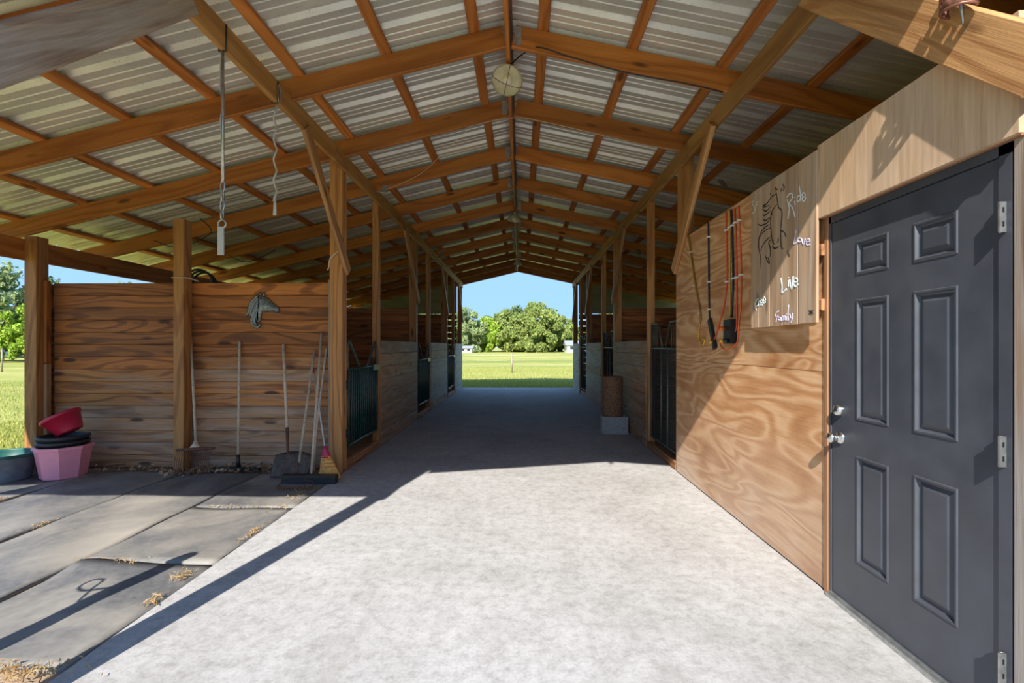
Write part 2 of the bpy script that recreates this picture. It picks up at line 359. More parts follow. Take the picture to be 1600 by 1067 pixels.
def curve_pts(ctrl, n=6):
    """Catmull-Rom through the control points"""
    c = [Vector(p) for p in ctrl]; out = []
    for i in range(len(c) - 1):
        p0, p1, p2, p3 = c[max(i - 1, 0)], c[i], c[i + 1], c[min(i + 2, len(c) - 1)]
        for k in range(n):
            t = k / n
            out.append(0.5 * ((2 * p1) + (p2 - p0) * t + (2 * p0 - 5 * p1 + 4 * p2 - p3) * t * t + (3 * p1 - p0 - 3 * p2 + p3) * t ** 3))
    out.append(c[-1]); return out
# ------------------------------------------------------------------ dimensions of the barn (metres, camera at the origin of X and Y)
XL, XR, X0 = -1.94, 1.72, -0.10          # aisle faces, ridge line
PL, PR, ZRB = 0.238, 0.220, 3.90                 # roof pitch, underside of the rafters at the ridge
YF, YW, YE = 0.86, 1.50, 15.75           # front edge of the middle roof, front of the wings, rear end
EAVE = 5.60                              # run of each slope
EAVES = {-1: 6.05, 1: 5.60}
PX = (-1.965, 1.745)                     # aisle faces of the posts
PY = [1.43, 5.14, 8.80, 12.46, 15.60]    # near faces of the main posts
def pt(s): return PL if s < 0 else PR     # pitch of the left and right slope
def zroof(x): return ZRB - pt(x - X0) * abs(x - X0)

# ------------------------------------------------------------------ ground
m = MB(); m.add([(-400, -120, -0.04), (400, -120, -0.04), (400, 420, -0.04), (-400, 420, -0.04)], [(0, 1, 2, 3)])
tag(m.build('field', 'grass'), 'sunny green and yellow pasture grass around the barn', 'field', kind='structure')
m = MB(); m.add([(-5.75, -0.6, -0.022), (5.75, -0.6, -0.022), (5.75, 15.7, -0.022), (-5.75, 15.7, -0.022)], [(0, 1, 2, 3)])
tag(m.build('ground', 'dirt'), 'sandy dirt ground under the rubber mats and in the stalls', 'ground', kind='structure')
m = MB(); m.box((XL - 0.005, -7.0, -0.12), (XR + 0.10, YE, 0.0))
tag(m.build('floor', 'concrete'), 'pale stained concrete floor running down the barn aisle', 'floor', kind='structure')

# ------------------------------------------------------------------ roof: rafters, purlins, ridge and ribbed metal sheets
roof = empty('roof', (X0, 8.0, 4.0), 'ribbed galvanised metal roof on stained wooden rafters and purlins', 'roof', kind='structure')
RY = [0.98, 1.55] + [3.97 + 1.1825 * i - 1.1825 for i in range(0, 12)]
RY = [y for y in RY if y < YE + 0.2]
RW, RT, PUR = 0.187, 0.040, 0.040
for y in RY:
    for s in (-1, 1):
        run = 1.95 if y < 1.2 else EAVES[s] - 0.05
        d = Vector((s, 0, -pt(s))); nrm = Vector((s * pt(s), 0, 1)).normalized()
        a = Vector((X0 + s * (0.022 if y > 1.2 else 0.002), y, ZRB)) + nrm * RW / 2
        b = a + d * run
        board('rafter', a, b, RW, RT, 'beam', roof, up=nrm)
        if y > 1.2:
            mm = MB(); zz = ZRB + 0.04
            if (round(y * 3) % 2 == 0) == (s > 0):
                xs = X0 + s * 0.075
                mm.box((xs - 0.028, y - 0.024, ZRB + 0.01), (xs + 0.028, y - 0.0205, ZRB + 0.165)); mm.build('connector_plate', 'steel', roof)
board('rear_fascia', Vector((X0, YE + 0.06, ZRB + 0.11)), Vector((X0 - EAVE, YE + 0.06, ZRB + 0.11 - EAVE * PL)), 0.25, 0.05, 'beam', roof)
board('rear_fascia', Vector((X0, YE + 0.06, ZRB + 0.11)), Vector((X0 + EAVE, YE + 0.06, ZRB + 0.11 - EAVE * PR)), 0.25, 0.05, 'beam', roof)
for s in (-1, 1):
    nrm = Vector((s * pt(s), 0, 1)).normalized()
    for k in range(8):
        dist = 0.245 + 0.745 * k
        base = Vector((X0 + s * dist, 0, ZRB - pt(s) * dist)) + nrm * (RW + PUR / 2)
        y0 = YF if dist < 1.95 else YW
        board('purlin', base + Vector((0, y0, 0)), base + Vector((0, YE + 0.08, 0)), 0.09, PUR, 'beam', roof, up=Vector((s, 0, -pt(s))))
board('ridge_board', (X0 - 0.012, YF, ZRB + 0.13), (X0 - 0.012, YE, ZRB + 0.13), 0.26, 0.036, 'beam', roof)
# ribbed sheet profile across one sheet (along Y), in (y, height)
def rib_profile(wd):
    pts = []; n = 3; p = wd / n
    for i in range(n):
        y = i * p
        pts += [(y, 0), (y + 0.030, 0.032), (y + 0.058, 0.032), (y + 0.088, 0)]
        for q in (0.145, 0.220): pts += [(y + q, 0), (y + q + 0.007, 0.006), (y + q + 0.015, 0.006), (y + q + 0.022, 0)]
    pts.append((wd, 0)); return pts
def sheet_mesh(s, d0, d1, wd):
    vs_, fs = [], []
    pr_ = rib_profile(wd)
    hz = (RW + PUR) * sqrt(1 + pt(s) ** 2) + 0.003
    for y, h in pr_:
        for d in (d0, d1): vs_.append((s * d, y, -pt(s) * d + hz + h))
    for i in range(len(pr_) - 1): fs.append((2 * i, 2 * i + 1, 2 * i + 3, 2 * i + 2) if s > 0 else (2 * i, 2 * i + 2, 2 * i + 3, 2 * i + 1))
    me = bpy.data.meshes.new('roof_sheet'); me.from_pydata(vs_, [], fs); me.update(); me.materials.append(M['roofing']); return me
SW = 0.914
for s in (-1, 1):
    full = sheet_mesh(s, 0.03, EAVES[s], SW); short = sheet_mesh(s, 0.03, 2.05, SW)
    y = YW - SW
    first = True
    while y < YE + 0.05:
        o = link('roof_sheet', short if first else full, None, roof); o.location = Vector((X0, y, ZRB)) - roof.location
        if first: o.scale.y = (YW - YF) / SW; o.location.y = YF - roof.location.y
        else: o.scale.y = 1.0 if y + SW < YE + 0.15 else (YE + 0.15 - y) / SW
        first = False; y += SW
m = MB(); hz = ZRB + (RW + PUR) * 1.026 + 0.032
m.add([(X0 - 0.16, YF - 0.02, hz - 0.030), (X0, YF - 0.02, hz), (X0 + 0.16, YF - 0.02, hz - 0.030), (X0 - 0.16, YE + 0.16, hz - 0.030), (X0, YE + 0.16, hz), (X0 + 0.16, YE + 0.16, hz - 0.030)], [(0, 1, 4, 3), (1, 2, 5, 4)])
m.build('ridge_cap', 'steel', roof)

# front gable boards that close the wings above eave height (outside the picture, they shade the grooming bay)
for s, nm in ((-1, 'left'), (1, 'right')):
    x_in, x_out = (PX[0] - 0.07, X0 - EAVE + 0.05) if s < 0 else (1.85, X0 + EAVE - 0.05)
    gw = empty('wall_front_' + nm, ((x_in + x_out) / 2, YW, 2.4), 'boarded gable end closing the %s wing above the front tie beam' % nm, 'wall', kind='structure')
    board('tie_beam', (x_in, YW - 0.02, 2.47), (x_out, YW - 0.02, 2.47), 0.235, 0.04, 'beam', gw)
    ztop = lambda x: ZRB - pt(s) * abs(x - X0) + 0.20
    n_ = 10
    for q in range(n_):
        xa, xb = x_in + (x_out - x_in) * q / n_, x_in + (x_out - x_in) * (q + 1) / n_
        mm = MB(); lo, hi = min(xa, xb), max(xa, xb); za, zb_ = ztop(lo), ztop(hi)
        mm.add([(lo, YW, 2.58), (hi, YW, 2.58), (hi, YW, zb_), (lo, YW, za), (lo, YW + 0.02, 2.58), (hi, YW + 0.02, 2.58), (hi, YW + 0.02, zb_), (lo, YW + 0.02, za)],
               [(0, 1, 2, 3), (7, 6, 5, 4), (0, 4, 5, 1), (1, 5, 6, 2), (2, 6, 7, 3), (3, 7, 4, 0)])
        mm.build('gable_board', 'plank0', gw)

# ------------------------------------------------------------------ posts, braces and header beams
def post(x0_, y0_, w_, d_, z1, mat, label, group=None):
    p = empty('support_post', (x0_ + w_ / 2, y0_ + d_ / 2, 0), label, 'post', group)
    board('post_shaft', (x0_ + w_ / 2, y0_ + d_ / 2, -0.02), (x0_ + w_ / 2, y0_ + d_ / 2, z1), d_, w_, mat, p, up=(0, 1, 0))
    return p
def knee(p, side, ya, za, yb, zb, wd=0.125, mat='brace'):
    """brace on the aisle face of a post; (ya, za) upper end, (yb, zb) lower end"""
    x = (PX[0] + 0.022) if side < 0 else (1.642 if ya > yb else 1.699 if yb < 6 else PX[1] - 0.022)
    b = board('knee_brace', (x, ya, za), (x, yb, zb), wd, 0.038, mat, p, up=(0, 0, 1))
    return b
ZB, ZT = 3.33, 3.51
ords = ['front', 'first', 'second', 'third', 'rear']
for side, sname in ((-1, 'left'), (1, 'right')):
    fx = PX[0] if side < 0 else PX[1]
    xx = fx - 0.14 if side < 0 else fx
    for i, y in enumerate(PY):
        xx = (fx - 0.14 if side < 0 else fx) if i or side < 0 else 1.702
        d_ = 0.14; zt = zroof(xx) + 0.02
        where = {0: 'at the front corner of the aisle', 1: 'beside the leaning tools' if side < 0 else 'at the far end of the plywood wall',
                 2: 'between first half wall and second stall gate', 3: 'between second half wall and third stall gate', 4: 'at the rear end of the aisle'}[i]
        p = post(xx, y, 0.14, d_, zt, 'post', 'thick braced wooden post on the %s, %s' % (sname, where))
        if i == 0: kb = knee(p, side, 2.72, 3.435, 1.50, 2.26, 0.184, 'grey_post' if side < 0 else 'brace'); knee_end = (2.72, 3.40)
        else: kb = knee(p, side, y - 0.93, ZB + 0.03, y + 0.12, 2.22, 0.125); knee_end = (y - 0.86, ZB - 0.06)
        kx = fx + (0.0425 if side < 0 else -0.0425) if i or side < 0 else 1.6215
        if i == 1 and side > 0: kx = 1.6785
        if i < 3:
            mm = MB(); ky, kz = knee_end
            if i == 0: ky, kz = 2.60, 3.36
            mm.box((kx - 0.0015, ky - 0.03, kz - 0.09), (kx + 0.0015, ky + 0.03, kz + 0.09)); mm.build('nail_plate', 'steel', kb)
    hx = XL - 0.02 if side < 0 else XR + 0.02
    hb = empty('header_beam', (hx, 8, ZB), 'long wooden header beam above the %s stall fronts' % sname, 'beam', kind='structure')
    for ya, yb in ((1.36, 4.9), (4.905, 8.75), (8.755, 12.4), (12.405, YE)):
        board('beam_length', (hx, ya, (ZB + ZT) / 2), (hx, yb, (ZB + ZT) / 2), ZT - ZB, 0.04, 'header', hb)
    # slim gate posts
    for i, y in enumerate((6.42, 10.06, 13.80)):
        xs_ = XL - 0.09 - 0.01 if side < 0 else XR + 0.01
        post(xs_, y, 0.09, 0.09, ZB + 0.1, 'post', 'slim wooden gate post of the %s %s stall gate' % (('first', 'second', 'third')[i], sname))
    # eave beam and posts
    ex = X0 + side * 5.41
    eb = empty('eave_beam', (ex, 8, 2.46), 'wooden eave beam along the %s edge of the roof' % sname, 'beam', kind='structure')
    for ya, yb in ((YW, 5.16), (5.165, 8.82), (8.825, 12.48), (12.485, YE)):
        board('beam_length', (ex, ya, 2.455), (ex, yb, 2.455), 0.235, 0.04, 'beam', eb)
        
# left bay posts
p = post(-5.49, 5.10, 0.14, 0.14, 2.60, 'post', 'square corner post at the outer end of the plank wall')
board('nailer_board', (-5.33, 5.20, 1.20), (-5.33, 5.20, 2.12), 0.06, 0.038, 'plank0', p, up=(0, 1, 0))
tag(board('nailer_board', (-5.33, 5.20, 0.0), (-5.33, 5.20, 1.19), 0.06, 0.038, 'plank2', p, up=(0, 1, 0)), 'greyed lower nailer board')
post(-3.835, 5.12, 0.115, 0.14, 2.79, 'post', 'wooden post standing halfway along the plank wall')
for i, y in enumerate((8.98, 12.32, 15.43)):
    post(-5.49, y, 0.14, 0.14, 2.60, 'post', 'outer eave post behind the left stalls', group='outer eave posts of the left stalls')
    post(5.20, y, 0.14, 0.14, 2.60, 'post', 'outer eave post behind the right stalls', group='outer eave posts of the right stalls')

# ------------------------------------------------------------------ plank walls
PKH = 0.1405
def plank_wall(name, label, spans, rows, axis, pos, mats, th=0.036, h=PKH, z0=0.0, gap=0.0004):
    """horizontal planks; axis 'X': planks run along X at y=pos, axis 'Y': along Y at x=pos"""
    a0, a1 = spans[0][0], spans[-1][1]
    loc = ((a0 + a1) / 2, pos, 0) if axis == 'X' else (pos, (a0 + a1) / 2, 0)
    wl = empty(name, loc, label, 'wall', kind='structure')
    for (a, b) in spans:
        for r in range(rows):
            z = z0 + (r + 0.5) * h
            j = RND.uniform(-0.004, 0.004); mt = mats(r / max(1, rows - 1)) if callable(mats) else mats
            e0, e1 = a + RND.uniform(0, 0.006), b - RND.uniform(0, 0.006)
            if axis == 'X': board('plank', (e0, pos + j, z), (e1, pos + j, z), h - gap - RND.uniform(0, 0.0008), th, mt, wl)
            else: board('plank', (pos + j, e0, z), (pos + j, e1, z), h - gap - RND.uniform(0, 0.0008), th, mt, wl)
    return wl
def fade(t):
    if t < 0.30: return 'plank2'
    if t < 0.52: return RND.choice(['plank1', 'plank2'])
    return 'plank0' if t > 0.6 or RND.random() < 0.5 else 'plank1'
wl = plank_wall('wall_left', 'brown weathered horizontal plank wall behind the buckets and tools', [(-5.36, -3.775), (-3.77, -2.17)], 15, 'X', 5.325, fade)
board('end_strip', (-2.15, 5.27, 0.0), (-2.15, 5.27, 2.13), 0.05, 0.03, 'grey_post', wl, up=(0, 1, 0))
plank_wall('wall_outer_left', 'dark plank outer wall at the back of the left stalls', [(5.35, 8.85), (8.86, 12.5), (12.51, 15.6)], 15, 'Y', -5.53, 'plank0')
plank_wall('wall_outer_right', 'dark plank outer wall at the back of the right stalls', [(5.35, 8.85), (8.86, 12.5), (12.51, 15.6)], 16, 'Y', 5.36, 'plank0')
for i, y in enumerate((8.90, 12.56)):
    plank_wall('wall_partition_left', 'plank partition between %s left stalls' % (('first and second', 'second and third')[i]), [(-5.45, -2.12)], 15, 'X', y, 'plank0')
    plank_wall('wall_partition_right', 'plank partition between %s right stalls' % (('first and second', 'second and third')[i]), [(1.90, 5.3)], 15, 'X', y, 'plank0')
# rear stall walls: gapped boards below, ribbed siding above
for s, nm, xa, xb in ((-1, 'left', -5.5, -2.13), (1, 'right', 1.91, 5.3)):
    ww = plank_wall('wall_rear_' + nm, 'gapped board rear wall of the last %s stall under metal siding' % nm, [(xa, xb)], 12, 'X', 15.62, 'plank0', h=0.205, gap=0.035)
    ns = 12; wd = abs(xb - xa)
    zb_, zt_ = 2.50, 2.62 + 0
    vs_, fs = [], []
    x_in = xb if s < 0 else xa; x_out = xa if s < 0 else xb
    for r in range(9):
        z = 2.46 + 0.115 * r
        if z + 0.11 > zroof(x_in) + 0.1: break
        xo = X0 + s * min(EAVE - 0.1, (ZRB + 0.12 - z - 0.11) / pt(s))
        mm = MB(); mm.box((min(x_in, xo), 15.60, z), (max(x_in, xo), 15.612 + 0.004 * (r % 2), z + 0.122)); mm.build('siding_strip', 'siding', ww)
# half walls between the gates
HW = [(6.53, 8.79), (10.17, 12.45), (13.91, 15.585)]
for s, nm, x in ((-1, 'left', XL - 0.02), (1, 'right', XR + 0.02)):
    for i, (a, b) in enumerate(HW):
        t = 'brown and grey' if i == 0 else 'skylit pale grey'
        plank_wall('half_wall', '%s plank half wall, %s on the %s of the aisle' % (t, ('nearest', 'middle one', 'farthest')[i], nm), [(a, b)], 8, 'Y', x, (lambda q, i=i: 'stall' if i == 0 else ('stall_skylit' if i == 2 or RND.random() < 0.65 else 'stall')), h=0.183)

# ------------------------------------------------------------------ tack room on the right: plywood, door
wr = empty('wall_right', (XR, 3.4, 0), 'orange swirly grained plywood wall of the tack room', 'wall', kind='structure')
def slab_piece(name, a, b, mat, parent):
    mm = MB(); mm.box(a, b); return rebase(mm.build(name, mat, parent))
def sub(o, parent): return o
slab_piece('plywood_sheet', (XR, 2.70, 0.012), (XR + 0.016, 5.245, 1.238), 'plywood', wr)
slab_piece('plywood_sheet', (XR, 2.70, 1.241), (XR + 0.016, 5.245, 2.515), 'plywood', wr)
slab_piece('header_panel', (XR - 0.045, 1.615, 2.105), (XR - 0.027, 2.690, 2.515), 'panel', wr)
slab_piece('top_plate', (XR + 0.018, 1.60, 2.42), (XR + 0.10, 5.12, 2.512), 'beam', wr)
for z in (1.62, 1.93, 2.33): board('batten', (XR - 0.014, 2.685, z), (XR - 0.014, 3.42, z), 0.065, 0.026, 'trim', wr)
plank_wall('wall_tack_rear', 'plank rear wall of the tack room facing the first right stall', [(1.895, 5.3)], 17, 'X', 5.215, 'plank0')
plank_wall('wall_tack_front', 'boarded front wall of the tack room', [(XR + 0.13, 5.3)], 17, 'X', 1.58, 'plank1')
mm = MB(); mm.box((XR + 0.02, 1.62, 2.515), (5.3, 5.2, 2.535)); tag(mm.build('ceiling', 'plywood'), 'plywood lid over the tack room', 'ceiling', kind='structure')
mm = MB(); mm.box((5.30, 1.56, 0), (5.33, 5.24, 2.5)); tag(mm.build('wall_tack_side', 'plank0'), 'outer side wall of the tack room', 'wall', kind='structure')
board('baseplate', (XR + 0.03, 5.29, 0.05), (XR + 0.03, 6.44, 0.05), 0.10, 0.06, 'plank1', wr)

DY0, DY1, DZ0, DZ1 = 1.726, 2.634, 0.036, 2.060
door = empty('door_1', (XR, (DY0 + DY1) / 2, 0), 'dark slate six panel steel door with nickel knob', 'door', kind='structure')
cols = [(1.884, 2.094), (2.234, 2.446)]; rows = [(0.275, 0.824), (1.008, 1.625), (1.750, 1.922)]
ys = sorted([DY0, DY1] + [v for c in cols for v in c]); zs = sorted([DZ0, DZ1] + [v for r in rows for v in r])
m = MB(); XD = XR + 0.0
for i in range(len(ys) - 1):
    for j in range(len(zs) - 1):
        if i in (1, 3) and j in (1, 3, 5): continue
        m.add([(XD, ys[i], zs[j]), (XD, ys[i], zs[j + 1]), (XD, ys[i + 1], zs[j + 1]), (XD, ys[i + 1], zs[j])], [(0, 1, 2, 3)])
B0, B1 = XD, XD + 0.044
m.add([(B0, DY0, DZ0), (B1, DY0, DZ0), (B1, DY0, DZ1), (B0, DY0, DZ1)], [(0, 1, 2, 3)]); m.add([(B0, DY1, DZ0), (B1, DY1, DZ0), (B1, DY1, DZ1), (B0, DY1, DZ1)], [(3, 2, 1, 0)])
m.add([(B0, DY0, DZ1), (B1, DY0, DZ1), (B1, DY1, DZ1), (B0, DY1, DZ1)], [(0, 1, 2, 3)]); m.add([(B1, DY0, DZ0), (B1, DY1, DZ0), (B1, DY1, DZ1), (B1, DY0, DZ1)], [(0, 1, 2, 3)])
slab = m.build('door_slab', 'door', door)
prof = [(0, 0), (0.004, -0.004), (0.011, -0.004), (0.017, 0.007), (0.024, 0.011), (0.030, 0.009), (0.050, 0.001), (0.052, 0.001)]
for (ya, yb) in cols:
    for (za, zb) in rows:
        mm = MB(); vs_ = []
        for o_, dep in prof: vs_ += [(XD + dep, ya + o_, za + o_), (XD + dep, yb - o_, za + o_), (XD + dep, yb - o_, zb - o_), (XD + dep, ya + o_, zb - o_)]
        fs = [(4 * i + k, 4 * i + 4 + k, 4 * i + 4 + (k + 1) % 4, 4 * i + (k + 1) % 4) for i in range(len(prof) - 1) for k in range(4)]
        q = 4 * (len(prof) - 1); fs.append((q, q + 3, q + 2, q + 1)); mm.add(vs_, fs); mm.build('door_panel', 'door', slab)
for z, r, ln, nm in ((0.893, 0.033, 0.068, 'door_knob'), (1.041, 0.030, 0.032, 'deadbolt')):
    mm = MB(); R = Matrix.Rotation(-pi / 2, 3, 'Y')
    pf = [(r, 0.0), (r, 0.006), (r * 0.75, 0.012), (0.012, 0.016), (0.012, 0.032), (0.022, 0.036), (0.027, 0.048), (0.027, 0.058), (0.020, 0.066), (0.001, 0.068)] if nm == 'door_knob' else [(r, 0), (r, 0.008), (r * 0.86, 0.026), (r * 0.6, 0.030), (0.001, 0.031)]
    mm.lathe(pf, (XD, 2.565, z), 20, rot=R); kb = mm.build(nm, 'chrome', door)
    if nm == 'deadbolt':
        mm = MB(); mm.box((XD - 0.0325, 2.5635, z - 0.008), (XD - 0.0308, 2.5665, z + 0.008)); mm.build('keyhole', 'black', kb)
for z in (0.245, 1.012, 1.842):
    mm = MB(); mm.box((XD - 0.030, 1.694, z - 0.054), (XD + 0.004, 1.700, z + 0.054)); mm.tube([(XD - 0.012, 1.706, z - 0.054), (XD - 0.012, 1.706, z + 0.054)], 0.007, 8)
    h = mm.build('hinge', 'steel', door)
    for dz in (-0.025, 0.025):
        mm = MB(); mm.box((XD - 0.02, 1.6928, z + dz - 0.009), (XD - 0.014, 1.6942, z + dz + 0.009)); mm.build('hinge_slot', 'black', h)
# frame
for a, b, nm in (((XD - 0.006, 2.636, 0.0), (XD + 0.06, 2.652, 2.10), 'frame_side'), ((XD - 0.006, 1.676, 0.0), (XD + 0.06, 1.722, 2.10), 'frame_side'), ((XD - 0.006, 1.676, 2.064), (XD + 0.06, 2.652, 2.104), 'frame_head')):
    mm = MB(); mm.box(a, b); mm.build(nm, 'door', door)
board('jamb', (XD + 0.012, 2.676, 0.0), (XD + 0.012, 2.676, 2.105), 0.044, 0.040, 'trim', door, up=(0, 1, 0))
tag(board('jamb', (XD + 0.016, 1.648, 0.0), (XD + 0.016, 1.648, 2.105), 0.050, 0.045, 'grey_post', door, up=(0, 1, 0)), 'greyed hinge side jamb')
board('lintel', (XD - 0.005, 1.63, 2.118), (XD - 0.005, 2.69, 2.118), 0.032, 0.05, 'trim', door)
mm = MB(); mm.box((XD - 0.025, 1.70, 0.0), (XD + 0.06, 2.655, 0.022)); mm.box((XD - 0.012, 1.72, 0.022), (XD + 0.05, 2.64, 0.034)); mm.build('threshold', 'steel', door)
# horse drawing and words on the sign, as strokes in (Y, Z) metres on its face
SIGN = {
 'Ride': [[(2.976,2.306),(2.962,2.268),(2.953,2.234),(2.967,2.18)],[(2.98,2.318),(2.948,2.331),(2.921,2.32),(2.917,2.295),(2.957,2.271),(2.921,2.24),(2.89,2.17)],[(2.894,2.27),(2.89,2.241)],[(2.894,2.294),(2.892,2.289)],[(2.834,2.284),(2.864,2.286),(2.868,2.26),(2.843,2.257),(2.834,2.284)],[(2.847,2.346),(2.838,2.301),(2.83,2.245)],[(2.822,2.268),(2.789,2.265),(2.797,2.287),(2.818,2.286),(2.818,2.256),(2.801,2.239),(2.781,2.255)]],
 'Love': [[(2.877,2.09),(2.89,2.052),(2.902,2.009),(2.864,2.013)],[(2.823,2.014),(2.828,2.007),(2.843,2.007),(2.857,2.013),(2.863,2.023),(2.857,2.03),(2.843,2.031),(2.828,2.024),(2.823,2.014)],[(2.822,2.019),(2.808,1.984),(2.789,2.016)],[(2.781,1.992),(2.745,1.99),(2.756,2.007),(2.779,1.999),(2.773,1.974),(2.741,1.972)]],
 'Live': [[(3.047,1.82),(3.033,1.767),(3.033,1.724),(2.98,1.745)],[(2.962,1.795),(2.962,1.753)],[(2.961,1.813),(2.96,1.809)],[(2.948,1.798),(2.93,1.733),(2.91,1.813)],[(2.899,1.771),(2.867,1.776),(2.877,1.796),(2.902,1.791),(2.902,1.758),(2.881,1.745),(2.86,1.76)]],
 'Free': [[(3.359,1.637),(3.377,1.692),(3.33,1.723)],[(3.371,1.664),(3.339,1.673)],[(3.327,1.667),(3.33,1.699),(3.304,1.701)],[(3.301,1.682),(3.27,1.688),(3.284,1.706),(3.301,1.693),(3.295,1.668),(3.269,1.673)],[(3.263,1.693),(3.237,1.699),(3.248,1.72),(3.264,1.707),(3.259,1.68),(3.232,1.687)]],
 'Family': [[(3.107,1.541),(3.1,1.568),(3.112,1.596),(3.07,1.612)],[(3.107,1.569),(3.077,1.58)],[(3.048,1.56),(3.053,1.555),(3.064,1.553),(3.075,1.556),(3.08,1.562),(3.075,1.568),(3.064,1.57),(3.053,1.567),(3.048,1.56)],[(3.046,1.57),(3.044,1.544)],[(3.033,1.545),(3.033,1.573),(3.016,1.57),(3.015,1.547)],[(3.015,1.57),(2.999,1.575),(2.996,1.547)],[(2.982,1.572),(2.98,1.545)],[(2.983,1.587),(2.982,1.583)],[(2.96,1.643),(2.967,1.591),(2.962,1.544)],[(2.948,1.585),(2.935,1.557)],[(2.917,1.588),(2.919,1.557),(2.939,1.526)]],
 'Sc': [[(3.395,2.423),(3.419,2.421),(3.404,2.395),(3.381,2.37),(3.391,2.343),(3.416,2.343)],[(3.332,2.398),(3.359,2.402),(3.365,2.386),(3.344,2.383)]],
 'star': [[(2.753,1.591),(2.712,1.572)],[(2.713,1.59),(2.753,1.57)],[(2.733,1.595),(2.733,1.563)]],
 'horse': [[(3.092,2.375),(3.153,2.378),(3.217,2.35),(3.267,2.351),(3.256,2.338),(3.185,2.329)],[(3.117,2.427),(3.102,2.408),(3.08,2.404)],[(3.107,2.405),(3.097,2.368),(3.082,2.309),(3.07,2.278),(3.042,2.26)],[(3.092,2.307),(3.132,2.291),(3.158,2.271),(3.169,2.218),(3.164,2.161),(3.153,2.091),(3.137,2.06)],[(3.042,2.26),(3.033,2.225),(3.042,2.174),(3.052,2.122)],[(3.278,2.331),(3.228,2.302),(3.174,2.315)],[(3.272,2.292),(3.248,2.278),(3.174,2.287)],[(3.272,2.263),(3.239,2.24),(3.174,2.247)],[(3.33,2.24),(3.295,2.222),(3.217,2.219),(3.174,2.236)],[(3.174,2.175),(3.25,2.171),(3.312,2.145),(3.33,2.096),(3.318,2.047),(3.301,1.997),(3.309,1.928)],[(3.185,2.2),(3.25,2.194),(3.301,2.171),(3.33,2.131)],[(3.179,2.114),(3.239,2.099),(3.284,2.069),(3.301,2.043)],[(3.169,2.095),(3.195,2.078),(3.174,2.035),(3.179,1.979)],[(3.244,2.009),(3.206,1.953),(3.183,1.941)],[(3.206,1.985),(3.183,1.944)],[(3.137,2.088),(3.143,2.067),(3.12,2.055)],[(3.082,2.086),(3.076,2.068),(3.092,2.058)],[(3.153,2.047),(3.117,2.025),(3.072,2.03)],[(3.023,2.414),(3.008,2.388),(3.021,2.371)],[(3.047,2.374),(3.033,2.396)],[(3.004,2.1),(2.985,2.069)],[(3.004,2.1),(3.047,2.121),(3.042,2.023),(3.021,2.003)],[(2.976,1.983),(2.948,1.941)],[(3.176,2.408),(3.164,2.387)],[(3.158,2.271),(3.153,2.256)],[(3.05,2.263),(3.038,2.255)]],
}
# ------------------------------------------------------------------ stall gates
def bars(parent, name, segs, r, mat, n=6):
    for sgm in segs:
        mm = MB(); mm.tube(sgm, r, n); mm.build(name, mat, parent)
def yoke_gate(x, ya, yb, label, nbar=14):
    g = empty('stall_gate', (x, (ya + yb) / 2, 0), label, 'gate')
    r = 0.019
    z0, z1, zt = 0.25, 1.12, 1.43; L = yb - ya
    mm = MB(); mm.tube([(x, ya + r, z0), (x, yb - r, z0), (x, yb - r, z1), (x, ya + r, z1)], r, 8, closed=True); mm.build('gate_frame', 'gate_green', g)
    for k in range(nbar):
        y = ya + 0.03 + (L - 0.06) * (k + 0.5) / nbar
        mm = MB(); mm.tube([(x, y, z0), (x, y, z1)], 0.0105, 6); mm.build('gate_bar', 'gate_green', g)
    for e, d in ((ya + 0.02, 1), (yb - 0.02, -1)):
        mm = MB(); mm.tube(curve_pts([(x, e, z1), (x, e, zt - 0.06), (x, e + d * 0.03, zt - 0.005), (x, e + d * 0.09, zt - 0.02), (x, e + d * L * 0.36, z1 + 0.01)], 5), 0.016, 8); mm.build('yoke_tube', 'gate_grey', g)
    mm = MB(); mm.box((x - 0.03, yb - 0.24, z1 - 0.055), (x + 0.03, yb + 0.06, z1 + 0.02)); mm.build('latch_box', 'gate_green', g)
    for z in (0.4, 0.95):
        mm = MB(); mm.tube([(x, ya - 0.035, z - 0.05), (x, ya - 0.035, z + 0.05)], 0.014, 8); mm.tube([(x, ya - 0.035, z), (x, ya + 0.02, z)], 0.010, 6); mm.build('hinge', 'dark_steel', g)
    return g
